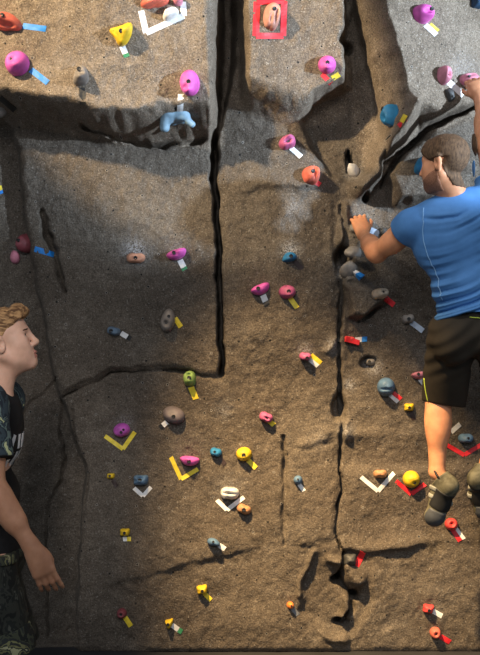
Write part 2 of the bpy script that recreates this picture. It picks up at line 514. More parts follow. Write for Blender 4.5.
SHAPES = {
    'round': [(1, 0), (.92, .4), (.7, .74), (.38, .95), (0, 1), (-.4, .93), (-.73, .7), (-.95, .36), (-1, -.05), (-.9, -.45), (-.66, -.78), (-.3, -.98), (.1, -1), (.5, -.88), (.8, -.62), (.96, -.3)],
    'tri': [(-1, .55), (-.4, .62), (.35, .75), (1, 1), (.95, .5), (.8, -.1), (.45, -.65), (-.05, -1), (-.3, -.8), (-.45, -.3), (-.75, .2)],
    'wedge': [(-1, .1), (-.8, .7), (-.2, 1), (.35, .7), (.8, .15), (1, -.35), (.85, -.85), (.3, -.8), (-.2, -1), (-.7, -.85), (-.95, -.4)],
    'lens': [(-1, -.15), (-.65, .35), (-.15, .65), (.4, .78), (.85, .95), (1, .75), (.98, .2), (.8, -.4), (.35, -.85), (-.2, -1), (-.65, -.7)],
    'bean': [(-1, .0), (-.9, .6), (-.45, .95), (.1, .8), (.5, .95), (.9, .6), (1, .0), (.8, -.65), (.3, -1), (-.2, -.8), (-.6, -.98), (-.92, -.55)],
    'ear': [(.35, 1), (.85, .75), (1, .1), (.85, -.5), (.6, -.95), (.1, -1), (-.25, -.8), (-.6, -.9), (-.85, -.55), (-1, .1), (-.75, .7), (-.2, .98)],
    'tall': [(0, 1), (.55, .8), (.9, .3), (1, -.2), (.75, -.75), (.3, -1), (-.3, -1), (-.75, -.75), (-1, -.25), (-.85, .3), (-.5, .8)],
    'block': [(-1, .7), (-.5, .95), (.3, .85), (.95, 1), (1, .1), (.8, -.85), (.2, -.95), (-.5, -.85), (-.95, -1), (-.9, -.1)],
    'bridge': [(-1, .75), (-.55, .95), (0, .8), (.4, 1), (.6, .55), (.75, -.05), (1, -.15), (.98, -.5), (.7, -.6), (.42, -.25), (.2, -.3), (-.05, -.55), (-.1, -.95), (-.45, -1), (-.6, -.45), (-.62, .2)],
    'shell': [(-1, -.7), (-.85, .1), (-.4, .8), (.1, 1), (.6, .8), (.95, .25), (1, -.4), (.7, -.8), (.1, -.95), (-.5, -1)],
}


def radial(pts, n):
    """star-shaped outline -> n radii"""
    out = []
    m = len(pts)
    for k in range(n):
        a = 2 * math.pi * k / n
        dx, dy = math.cos(a), math.sin(a)
        best = .3
        for i in range(m):
            (x1, y1), (x2, y2) = pts[i], pts[(i + 1) % m]
            ex, ey = x2 - x1, y2 - y1
            den = dx * ey - dy * ex
            if abs(den) < 1e-9: continue
            t = (x1 * ey - y1 * ex) / den
            s = (x1 * dy - y1 * dx) / den
            if t > 0 and -1e-6 <= s <= 1 + 1e-6: best = max(best, t)
        out.append(best)
    for _ in range(2):
        out = [(out[i - 1] + 2 * out[i] + out[(i + 1) % n]) / 4 for i in range(n)]
    return out


def frame_at(p, rot=0):
    n = wall_normal(p[0], p[2])
    u = np.array([0, 0, 1.0]) - n * n[2]
    u /= np.linalg.norm(u)
    r = np.cross(u, n) * -1                      # to the viewer's right
    if r[0] < 0: r = -r
    a = math.radians(rot)
    return r * math.cos(a) + u * math.sin(a), -r * math.sin(a) + u * math.cos(a), n


def hold(px, py, w, h, rot, shape, hh, color, label, bolts=((0, 0),), feats=(), tilt=(0, 0), p_=2.6, sink=.014, group='climbing holds bolted to the wall', at=None):
    p = on_wall(px, py) if at is None else np.array(at)
    sc_ = (DIST + p[1]) / FPX
    R_, U_, N_ = frame_at(p, rot)
    NA, NR = 40, 13
    rad = radial(SHAPES[shape], NA)
    hw, hv = w * .5 * sc_, h * .5 * sc_
    H_ = hh
    seed = random.random() * 50
    def top(u, v, t):
        z = max(0.0, 1 - t ** p_) ** (1 / 2.0)
        z *= 1 + tilt[0] * u + tilt[1] * v
        for (fu, fv, ru, rv, dep) in feats:
            z += dep * math.exp(-((u - fu) / ru) ** 2 - ((v - fv) / rv) ** 2) * min(1, 2.2 * (1 - t) + .1)
        return z * H_
    vs_, fs = [], []
    def put(u, v, z): vs_.append(R_ * (u * hw) + U_ * (v * hv) + N_ * z)
    for k in range(NA):
        a = 2 * math.pi * k / NA
        put(rad[k] * math.cos(a) * .97, rad[k] * math.sin(a) * .97, -sink)
    for i in range(NR):
        t = 1 - (i / NR) ** 1.25
        for k in range(NA):
            a = 2 * math.pi * k / NA
            u, v = rad[k] * t * math.cos(a), rad[k] * t * math.sin(a)
            put(u, v, top(u, v, t) + .0022 * float(vnoise(u * 3 + seed, v * 3, t * 2, 3)) * (1 - t * .6) + .003)
    put(0, 0, top(0, 0, 0) + .003)
    for i in range(NR):
        for k in range(NA):
            k2 = (k + 1) % NA
            fs.append((i * NA + k, i * NA + k2, (i + 1) * NA + k2, (i + 1) * NA + k))
    c = len(vs_) - 1
    for k in range(NA):
        fs.append((NR * NA + k, NR * NA + (k + 1) % NA, c))
    fs.append(tuple(range(NA - 1, -1, -1)))
    o = mesh_obj('climbing_hold', vs_, fs, HM[color], None, p)
    tag(o, label, 'climbing hold', group)
    for bt in bolts:
        u, v = bt[0], bt[1]
        rr = bt[2] * 1.25 if len(bt) > 2 else .0100
        t = min(.98, math.hypot(u, v))
        z = top(u, v, t) + .0040
        b_v, b_f = [], []
        nb = 14
        for (q, dz) in ((1.0, -.008), (1.0, .0018), (.72, .0026), (.5, .0012)):
            for k in range(nb):
                a = 2 * math.pi * k / nb
                b_v.append(R_ * (u * hw + q * rr * math.cos(a)) + U_ * (v * hv + q * rr * math.sin(a)) + N_ * (z + dz))
        for i in range(3):
            for k in range(nb):
                b_f.append((i * nb + k, i * nb + (k + 1) % nb, (i + 1) * nb + (k + 1) % nb, (i + 1) * nb + k))
        b_f.append(tuple(range(3 * nb, 4 * nb)))
        b_f.append(tuple(range(nb - 1, -1, -1)))
        mesh_obj('bolt', b_v, b_f, BOLT, o)
    return o


def strip_mesh(a, bb, wpx, lift):
    """a length of tape that follows the wall"""
    a, bb = np.array(a, float), np.array(bb, float)
    d = bb - a
    ln = np.hypot(*d)
    n = max(3, int(ln / 2.5))
    pr = np.array([-d[1], d[0]]) / ln
    top, nrm = [], []
    jag = random.uniform(-.8, .8)
    for i in range(n + 1):
        for k in (-.5, 0, .5):
            q = a + d * i / n + pr * wpx * k + d / ln * (jag * k if i in (0, n) else 0)
            p = on_wall(*q)
            nn = wall_normal(p[0], p[2], .02)
            top.append(p + nn * lift); nrm.append(nn)
    top = np.array(top).reshape(n + 1, 3, 3)
    for _ in range(1):                                         # tape bridges small hollows
        top[1:-1] = (top[:-2] + 2 * top[1:-1] + top[2:]) / 4
    top = top.reshape(-1, 3); nrm = np.array(nrm)
    bot = top - nrm * (lift + .004)
    vs_ = np.vstack([top, bot]); M = len(top); fs = []
    for i in range(n):
        for k in range(2):
            q = i * 3 + k
            fs.append((q, q + 3, q + 4, q + 1)); fs.append((M + q, M + q + 1, M + q + 4, M + q + 3))
        for k in (0, 2):
            q = i * 3 + k
            fs.append((q, q + 3, M + q + 3, M + q))
    for i in (0, n):
        for k in range(2):
            q = i * 3 + k
            fs.append((q, q + 1, M + q + 1, M + q))
    return vs_, fs


def tape(pts, col, label, wpx=6.5, ends=None, group='tape markers stuck to the wall', lift=.0035):
    """pts: polyline in photo pixels; ends: (colour, fraction) of the last length"""
    segs = []
    if ends:
        (c2, fr) = ends
        a, bb = np.array(pts[0], float), np.array(pts[1], float)
        mid = a + (bb - a) * (1 - fr)
        segs = [('strip', a, mid, col), ('tape_end', mid, bb, c2)]
    else:
        segs = [('strip', pts[i], pts[i + 1], col) for i in range(len(pts) - 1)]
    base_p = on_wall(*pts[len(pts) // 2])
    if len(segs) == 1:
        v, f = strip_mesh(segs[0][1], segs[0][2], wpx, lift)
        c0 = v.mean(0)
        o = mesh_obj('tape_marker', v - c0, f, TM[col], None, c0, False)
        return tag(o, label, 'tape', group)
    root = empty('tape_marker', base_p)
    tag(root, label, 'tape', group)
    for i, (nm, a, bb, cc) in enumerate(segs):
        v, f = strip_mesh(a, bb, wpx, lift + .0006 * i)
        ch = mesh_obj(nm, v - base_p, f, TM[cc], root, (0, 0, 0), False)
        if nm == 'tape_end': ch['label'] = f'{cc} end of the tape'
    return root


G2 = 'V-shaped and angled tape markers'
SC = [(0, .45, .55, .25, -.45), (0, -.3, .6, .3, .25)]
# --- upper-left block
hold(9, 22, 30, 19, -8, 'wedge', .065, 'coral', 'red wedge hold cut by the left edge, high on the upper left block', [(-.05, .4)], [(.2, -.5, .5, .3, -.4), (-.3, .2, .3, .3, .25)], (-.2, .2))
tape([(23, 26), (46, 29)], 'blue', 'blue tape pointing right from the red wedge hold at top left', 6)
hold(18, 64, 24, 25, 0, 'round', .07, 'pink', 'big pink round hold on the left of the upper left block', [(-.2, .1)], [(-.25, .1, .22, .2, -.25), (.2, -.45, .5, .3, .15)], (.0, -.2))
tape([(31, 70), (48, 83)], 'blue', 'blue tape slanting down from the big pink round hold at upper left', 6)
hold(81, 76, 16, 21, 0, 'shell', .06, 'grey', 'small grey-brown knob hold above the black tape on upper left block', [(-.1, .45)], [(0, -.35, .6, .3, .3), (0, .1, .6, .2, -.3)], (.2, -.3))
tape([(82, 88), (83, 104)], 'black', 'black tape hanging below the grey-brown knob hold', 6)
hold(121, 35, 26, 25, 8, 'tri', .06, 'yellow', 'bright yellow three-cornered hold on the upper left block', [(0, .2)], [(-.6, .2, .4, .5, -.35), (.4, .3, .5, .4, .2)], (.3, .0))
tape([(122, 46), (127, 57)], 'white', 'white green-ended tape below the yellow three-cornered hold', 6, ('green', .3))
hold(155, 3, 30, 11, 12, 'bean', .07, 'coral', 'red jug hold at the top edge, above the bracket of white tape', [(-.3, .2)], [(.2, .2, .5, .4, -.4)], (.2, 0))
hold(170, 14, 18, 13, 25, 'shell', .045, 'white', 'white scoop hold just under the red jug at the top edge', [], [(0, .3, .5, .4, -.4)], (0, -.3))
hold(178, 1, 10, 11, 0, 'tall', .05, 'rose', 'small pink nub hold right of the red jug at the top edge', [], [], (0, 0))
tape([(141, 11), (146, 33), (184, 16), (183, 2)], 'white', 'white bracket of tape around the red jug hold at the top edge', 6, None, G2)
hold(190, 83, 20, 26, 5, 'round', .07, 'pink', 'pink egg-shaped hold above the pale blue hold at the block corner', [(.1, .1)], [(.1, -.5, .5, .25, .2), (-.3, -.3, .25, .2, -.2)], (0, -.25))
tape([(181, 94), (180, 111)], 'white', 'white green-topped tape between the pink egg hold and pale blue hold', 6, None)
BRANCH = on_wall(173, 119)
hold(1, 109, 12, 12, -35, 'shell', .04, 'chalky', 'chalky pale hold at the left edge below the upper block', [], [], (0, 0))
tape([(0, 97), (15, 110)], 'black', 'black tape just above the chalky pale hold at the left edge', 5)
tape([(-1, 186), (1, 194)], 'yellow', 'scrap of yellow and blue tape on the left edge above the dark red hold', 5, ('blue', .4))
# --- mid-left slab
hold(28, 243, 16, 20, 10, 'tall', .06, 'maroon', 'dark red oval hold with blue tape on the left', [(.1, .3)], [(-.2, -.1, .4, .5, .2)], (0, 0))
tape([(35, 249), (54, 255)], 'blue', 'blue tape pointing right from the dark red oval hold', 5.5)
hold(15, 257, 10, 14, 10, 'tall', .035, 'rose', 'tiny pale pink hold left of the dark red oval hold', [], [], (0, 0))
hold(136, 258, 19, 11, 0, 'bean', .045, 'peach', 'peach bean-shaped hold in a chalk smudge on the middle left', [(-.05, 0)], [(0, .4, .6, .3, -.3)], (0, -.2))
hold(176, 254, 21, 13, 4, 'lens', .05, 'pink', 'pink leaf-shaped hold near the long crack, white tape below', [(-.1, .1)], [(.5, .3, .4, .4, .2)], (.2, 0))
tape([(180, 260), (185, 270)], 'white', 'white green-ended tape below the pink leaf-shaped hold', 6, ('green', .25))
hold(168, 320, 15, 24, -8, 'tall', .06, 'grey', 'grey two-holed hold in the middle left', [(-.1, -.25, .013), (.15, .35, .006)], [(-.1, -.25, .3, .2, -.35)], (0, 0))
tape([(175, 318), (181, 327)], 'yellow', 'yellow tape peeking from behind the grey two-holed hold', 5)
hold(114, 331, 14, 9, -15, 'bean', .045, 'blue-grey', 'small blue-grey hold level with the young man\'s eyes', [(-.3, 0)], [(0, .3, .5, .3, -.25)], (.2, 0))
tape([(121, 333), (131, 339)], 'white', 'white black-ended tape beside the small blue-grey hold', 5, ('black', .35))
# --- lower left
hold(190, 379, 13, 16, 10, 'ear', .05, 'green', 'green curled hold hanging just below the horizontal crack', [(.2, -.1)], [(.1, .4, .4, .2, -.4), (0, -.5, .5, .3, .2)], (0, 0))
tape([(191, 387), (196, 399)], 'yellow', 'yellow tape below the green curled hold', 6)
hold(174, 415, 23, 17, -20, 'round', .045, 'mauve', 'wide grey-mauve disc hold below the green curled hold', [(.1, -.1)], [(-.3, -.3, .4, .3, .15)], (.2, -.2))
tape([(167, 422), (160, 428)], 'white', 'white black-ended tape under the grey-mauve disc hold', 5, ('black', .4))
hold(122, 430, 17, 14, 10, 'round', .05, 'magenta', 'purple-pink hold inside the left yellow V of tape', [(.1, -.3, .006), (.4, 0, .005)], [(-.2, .4, .5, .3, .2)], (0, -.2))
tape([(105, 436), (123, 449), (135, 432)], 'yellow', 'wide yellow V of tape under the purple-pink hold', 4.2, None, G2)
hold(111, 476, 8, 6, 0, 'block', .03, 'yellow', 'tiny yellow square hold above the brown tape at lower left', [(-.1, 0, .005)], [], (0, 0))
tape([(113, 480), (117, 487)], 'brown', 'brown tape below the tiny yellow square hold', 4.5)
hold(141, 480, 15, 11, 0, 'block', .05, 'steel', 'blue-grey lumpy hold inside a white V at lower left', [(0, 0)], [(0, .4, .4, .3, -.5), (-.5, .4, .3, .4, .3)], (0, 0))
tape([(134, 488), (143, 496), (151, 487)], 'white', 'white V of tape under the blue-grey lumpy hold', 4, None, G2)
hold(189, 460, 20, 12, -20, 'lens', .05, 'pink', 'pink slanted hold inside the tall yellow angle of tape', [(0, -.1)], [(-.3, .3, .4, .3, .15)], (0, 0))
tape([(171, 457), (181, 479), (198, 469)], 'yellow', 'tall yellow angle of tape left of the pink slanted hold', 4.2, None, G2)
hold(216, 452, 12, 9, -15, 'bean', .04, 'blue', 'deep blue hold with brown tape in the lower middle', [(-.2, .1, .005)], [], (0, -.2))
tape([(219, 456), (225, 465)], 'brown', 'brown tape below the deep blue hold in the lower middle', 4.5)
hold(244, 454, 16, 14, 5, 'round', .05, 'yellow', 'yellow round hold in the lower middle beside yellow tape', [(0, -.1)], [(0, -.5, .5, .3, .15)], (0, 0))
tape([(248, 460), (256, 468)], 'yellow', 'yellow tape at lower right of the yellow round hold in the lower middle', 5)
hold(230, 493, 19, 13, -4, 'bean', .055, 'white', 'pale striped hold inside a white V in the lower middle', [(0, .05, .005)], [(0, .05, .8, .12, -.4), (0, .6, .6, .2, .2)], (0, 0))
tape([(217, 500), (227, 510), (244, 497)], 'white', 'white V of tape under the pale striped hold', 4.2, None, G2)
hold(244, 509, 15, 10, -22, 'bean', .045, 'tan', 'orange-brown hold to the lower right of the pale striped hold', [(0, 0)], [], (0, 0))
hold(125, 532, 10, 8, 0, 'block', .04, 'yellow', 'yellow square hold alone at the left of the bottom, white tape under it', [(0, 0, .006)], [], (0, 0))
tape([(123, 539), (131, 539)], 'white', 'stub of white and yellow tape under the yellow square hold', 4.5, ('yellow', .5))
hold(214, 542, 14, 8, -12, 'wedge', .04, 'steel', 'blue pointed hold above the bottom ledge', [(-.1, .1, .005)], [], (.2, 0))
tape([(219, 545), (225, 549)], 'white', 'white tape at the tip of the blue pointed hold', 5)
hold(202, 589, 11, 9, 10, 'block', .04, 'yellow', 'yellow chipped hold under the bottom ledge, yellow tape below', [(0, 0, .006)], [], (.2, 0))
tape([(204, 593), (211, 600)], 'yellow', 'yellow tape below the yellow chipped hold under the ledge', 4.5)
hold(169, 623, 9, 11, 0, 'tri', .04, 'yellow', 'lowest yellow hold, a triangle beside white and green tape', [(0, .1, .006)], [], (0, 0))
tape([(172, 625), (182, 632)], 'white', 'white green-ended tape by the lowest yellow triangle hold', 5, ('green', .35))
hold(122, 613, 10, 10, 0, 'round', .045, 'maroon', 'dark red round hold low on the left, yellow tape below', [(0, .0, .006)], [(0, 0, .4, .4, -.3)], (0, 0))
tape([(125, 617), (131, 626)], 'yellow', 'yellow tape below the dark red round hold at bottom left', 5)
hold(290, 605, 7, 7, 0, 'round', .035, 'orange', 'tiny orange hold near the crumbling rock patch', [(0, 0, .004)], [], (0, 0))
tape([(292, 608), (298, 615)], 'grey', 'grey tape below the tiny orange hold', 4.5)
# --- middle column
hold(260, 289, 20, 13, 8, 'lens', .05, 'pink', 'pink winged hold left of the round one in the middle column', [(-.05, 0)], [(-.5, -.1, .3, .4, .15)], (0, 0))
tape([(263, 295), (267, 305)], 'white', 'white black-ended tape below the pink winged hold', 6, ('black', .35))
hold(287, 292, 17, 14, 0, 'round', .05, 'dusky pink', 'dusky pink round hold right of the pink winged hold', [(0, 0)], [(0, -.5, .6, .3, .2)], (0, 0))
tape([(290, 298), (297, 308)], 'yellow', 'yellow tape below the dusky pink round hold', 5)
hold(289, 257, 15, 10, 8, 'shell', .05, 'blue', 'blue hold under a burst of chalk in the middle column', [(.1, 0)], [], (0, -.2))
tape([(294, 261), (302, 269)], 'brown', 'brown tape below the blue chalked hold in the middle column', 5)
hold(305, 356, 12, 8, -5, 'bean', .045, 'dusky pink', 'small reddish hold beside yellow and white tape, low in the middle column', [(.1, 0, .006)], [], (0, 0))
tape([(311, 355), (321, 363)], 'yellow', 'yellow tape lying over white tape by the small reddish hold', 4.5)
tape([(308, 358), (318, 366)], 'white', 'white tape under the yellow one by the small reddish hold', 4.5, lift=.003)
hold(266, 417, 14, 10, -25, 'bean', .045, 'dusky pink', 'red-pink slanted hold with a short yellow tape, centre of the wall', [(0, 0, .006)], [(0, 0, .4, .3, -.3)], (0, 0))
tape([(268, 420), (274, 425)], 'yellow', 'short yellow tape below the red-pink slanted hold', 5)
hold(298, 480, 9, 9, 0, 'round', .04, 'steel', 'small blue round hold with white tape, right of the lower middle', [(0, .1, .004)], [], (0, 0))
tape([(299, 484), (304, 491)], 'white', 'white tape below the small blue round hold', 4)
# --- upper middle facet and recess
hold(271, 17, 17, 28, -6, 'ear', .06, 'flesh', 'fleshy pink ear-shaped hold framed by red tape', [(-.15, .3)], [(.2, -.2, .16, .6, -.3), (-.35, -.4, .16, .4, -.25), (.6, .3, .2, .5, .2)], (0, 0))
tape([(257, 2), (256, 36), (283, 36), (284, 1), (257, 2)], 'red', 'red tape rectangle framing the ear-shaped hold', 6, None, G2)
hold(327, 65, 18, 18, 0, 'round', .065, 'pink', 'pink round hold low on the upper middle facet, red tape below', [(-.05, .05)], [(0, -.5, .6, .25, .2), (.5, .1, .2, .2, -.2)], (0, -.15))
tape([(322, 74), (331, 83)], 'red', 'red tape under the pink hold on the upper middle facet', 5)
tape([(332, 78), (339, 74)], 'yellow', 'yellow tape right of the red tape under the pink facet hold', 5)
hold(287, 143, 18, 14, 25, 'ear', .06, 'dusky pink', 'dusky ear-shaped hold below the upper middle facet', [(0, -.2, .007)], [(0, .0, .4, .3, -.4), (.3, .6, .4, .2, .3)], (0, 0))
tape([(291, 148), (301, 157)], 'white', 'white tape slanting down from the dusky ear-shaped hold', 5)
hold(310, 176, 18, 19, 0, 'ear', .07, 'coral', 'coral ribbed hold standing in the middle recess', [(-.2, .1)], [(.1, .0, .12, .7, -.25), (.5, .2, .2, .6, .2)], (0, 0))
tape([(314, 181), (320, 185)], 'red', 'red tape at lower right of the coral ribbed hold', 5)
hold(354, 172, 10, 10, 0, 'block', .05, 'white', 'small white chalked hold right of the black slot in the recess', [], [(0, 0, .4, .3, .2)], (0, 0))
tape([(349, 150), (351, 165)], 'black', 'black tape standing above the small white chalked hold', 4.5)
# --- right side
hold(421, 15, 22, 19, 0, 'round', .07, 'pink', 'pink round hold at the top of the right facet', [(.2, .1)], [(-.2, -.2, .3, .25, -.25), (0, -.55, .5, .25, .2)], (0, -.1))
tape([(425, 25), (436, 35)], 'white', 'white tape below the pink hold at the top of the right facet', 5)
tape([(430, 24), (438, 31)], 'yellow', 'yellow tape along the white tape on the right facet', 3)
hold(442, 76, 13, 19, 5, 'tall', .065, 'rose', 'rosy tall hold left of the climber\'s raised hand', [(.1, -.2)], [(.0, -.2, .4, .25, -.35), (-.6, 0, .3, .6, .2)], (0, 0))
hold(449, 95, 8, 14, 25, 'block', .03, 'dark grey', 'small dark grey hold under the rosy tall hold', [(0, -.2, .005)], [], (0, 0))
tape([(448, 82), (463, 95)], 'white', 'white tape slanting down between the rosy hold and climber\'s hand', 6)
GRIP_R = on_wall(468, 80)
hold(468, 80, 20, 13, 10, 'bean', .055, 'rose', 'pink hold gripped by the climber\'s raised right hand', [(-.5, 0, .006)], [(0, .4, .6, .3, -.3)], (0, -.2))
hold(476, 3, 13, 13, 0, 'block', .05, 'navy', 'navy hold in the top right corner', [(-.2, .2, .005)], [(0, 0, .3, .3, -.4)], (0, 0))
hold(394, 116, 16, 24, -18, 'wedge', .065, 'blue', 'deep blue hooked hold low on the brown wedge face', [(-.3, .3)], [(.3, -.4, .3, .3, -.3)], (0, 0))
tape([(399, 126), (406, 119)], 'red', 'red tape beside the deep blue hooked hold on the wedge', 4)
tape([(402, 122), (406, 115)], 'yellow', 'yellow tape above the red tape by the deep blue hooked hold', 4, lift=.0045)
hold(421, 166, 15, 18, 0, 'shell', .07, 'blue', 'bright blue hold right in front of the climber\'s face', [], [], (.2, 0))
GRIP_L = on_wall(359, 229)
hold(359, 229, 20, 11, -10, 'bean', .05, 'chalky', 'chalky grey hold under the climber\'s left hand', [], [(0, .4, .6, .3, -.3)], (0, -.2))
tape([(368, 229), (379, 234)], 'pale blue', 'pale blue-white tape right of the climber\'s left hand', 6)
hold(383, 232, 8, 9, 0, 'round', .035, 'dark grey', 'small black hold at the end of the pale blue-white tape', [], [], (0, 0))
hold(354, 252, 16, 13, -20, 'shell', .05, 'chalky', 'chalky grey flake hold directly below the climber\'s left hand', [], [(0, .3, .5, .3, -.3)], (0, 0))
hold(349, 271, 20, 15, 30, 'lens', .05, 'chalky', 'chalky grey pointed hold crossed by white and blue tape', [], [(0, -.3, .5, .3, .2)], (0, 0))
tape([(350, 266), (361, 279)], 'white', 'white blue-ended tape on the chalky grey pointed hold', 5.5, ('blue', .35), lift=.03)
hold(379, 294, 16, 11, 0, 'bean', .05, 'cream', 'cream bean-shaped hold right of the long right crack', [(0, 0)], [(-.1, 0, .4, .3, -.3)], (0, 0))
tape([(385, 298), (394, 305)], 'red', 'red tape at lower right of the cream bean-shaped hold', 5.5)
hold(408, 319, 13, 10, 10, 'bean', .045, 'chalky', 'grey knuckle hold left of the climber\'s hip', [(0, 0, .007)], [], (0, 0))
tape([(411, 322), (423, 331)], 'pale blue', 'pale tape slanting down from the grey knuckle hold', 5.5)
hold(349, 339, 12, 6, -8, 'bean', .03, 'red', 'flat red hold across the right crack', [], [], (0, 0))
tape([(345, 339), (358, 343)], 'red', 'red tape over the flat red hold on the right crack', 5, lift=.03)
tape([(355, 340), (367, 339)], 'white', 'white blue-ended tape right of the flat red hold', 5, ('blue', .45))
hold(371, 362, 11, 8, 0, 'bean', .035, 'chalky', 'dull chalk-covered hold in a hollow below the flat red hold', [(0, 0, .006)], [], (0, 0))
hold(386, 387, 18, 19, 0, 'round', .075, 'steel', 'blue dome hold left of the climber\'s shorts', [], [(0, -.3, .9, .12, -.2)], (0, 0))
tape([(389, 394), (398, 402)], 'white', 'white tape below the blue dome hold', 4)
tape([(392, 392), (401, 399)], 'red', 'red tape along the white one below the blue dome hold', 4)
hold(418, 375, 15, 9, -5, 'lens', .045, 'rose', 'rosy diamond hold touching the edge of the climber\'s shorts', [(-.1, 0, .006)], [], (0, 0))
tape([(420, 379), (426, 386)], 'white', 'white tape below the rosy diamond hold', 5)
hold(409, 407, 10, 8, 0, 'block', .035, 'yellow', 'small yellow square hold left of the climber\'s knee', [(.1, 0, .006)], [], (0, 0))
tape([(411, 412), (414, 420)], 'brown', 'dark brown tape below the small yellow square hold by the knee', 4.5)
hold(465, 438, 15, 10, 0, 'bean', .05, 'steel', 'blue hold above a red V, right of the climber\'s calf', [(0, .1, .005)], [], (0, -.2))
tape([(447, 445), (464, 455), (484, 443)], 'red', 'red V of tape right of the climber\'s calf', 4.2, None, G2)
tape([(451, 432), (460, 424)], 'white', 'white tape above left of the red V by the calf', 4.5)
hold(380, 474, 14, 9, 0, 'bean', .04, 'tan', 'tan hold inside the white V left of the climber\'s foot', [], [], (0, 0))
tape([(361, 477), (378, 491), (394, 473)], 'white', 'large white V of tape under the tan hold', 4.2, None, G2)
hold(411, 479, 17, 17, 10, 'round', .06, 'yellow', 'yellow round hold inside a red V beside the climber\'s foot', [(.1, -.35, .006)], [(.2, -.4, .4, .2, -.2)], (0, 0))
tape([(396, 481), (411, 494), (425, 484)], 'red', 'red V of tape under the yellow round hold', 4.2, None, G2)
hold(451, 524, 13, 12, 0, 'round', .045, 'red', 'red ring-shaped hold below the climber\'s foot', [(0, .1, .010)], [(0, .1, .35, .35, -.45)], (0, 0))
tape([(452, 529), (460, 541)], 'red', 'red tape below the red ring-shaped hold', 4.5)
tape([(455, 527), (464, 539)], 'white', 'white tape alongside the red tape below the red ring-shaped hold', 3.5)
hold(350, 560, 13, 13, 0, 'block', .04, 'dark grey', 'dark hold in the crumbling rock patch beside red tape', [], [(0, -.3, .5, .3, .2)], (0, 0))
tape([(356, 566), (363, 552)], 'red', 'red tape standing in the crumbling rock patch', 6)
hold(428, 608, 11, 9, -8, 'block', .04, 'red', 'red square hold at bottom right, white tape beside it', [(0, 0, .006)], [], (0, 0))
tape([(433, 611), (442, 616)], 'white', 'white tape right of the red square hold at bottom right', 5)
hold(435, 632, 11, 11, 0, 'round', .045, 'coral', 'salmon ring hold, lowest on the right', [(0, 0, .007)], [(0, 0, .4, .4, -.4)], (0, 0))
tape([(440, 636), (450, 642)], 'red', 'red tape right of the lowest salmon ring hold', 5)
# ------------------------------------------------------------------ people: smooth-union distance fields turned into one continuous surface
def nrm(v):
    v = np.asarray(v, float)
    return v / np.linalg.norm(v)


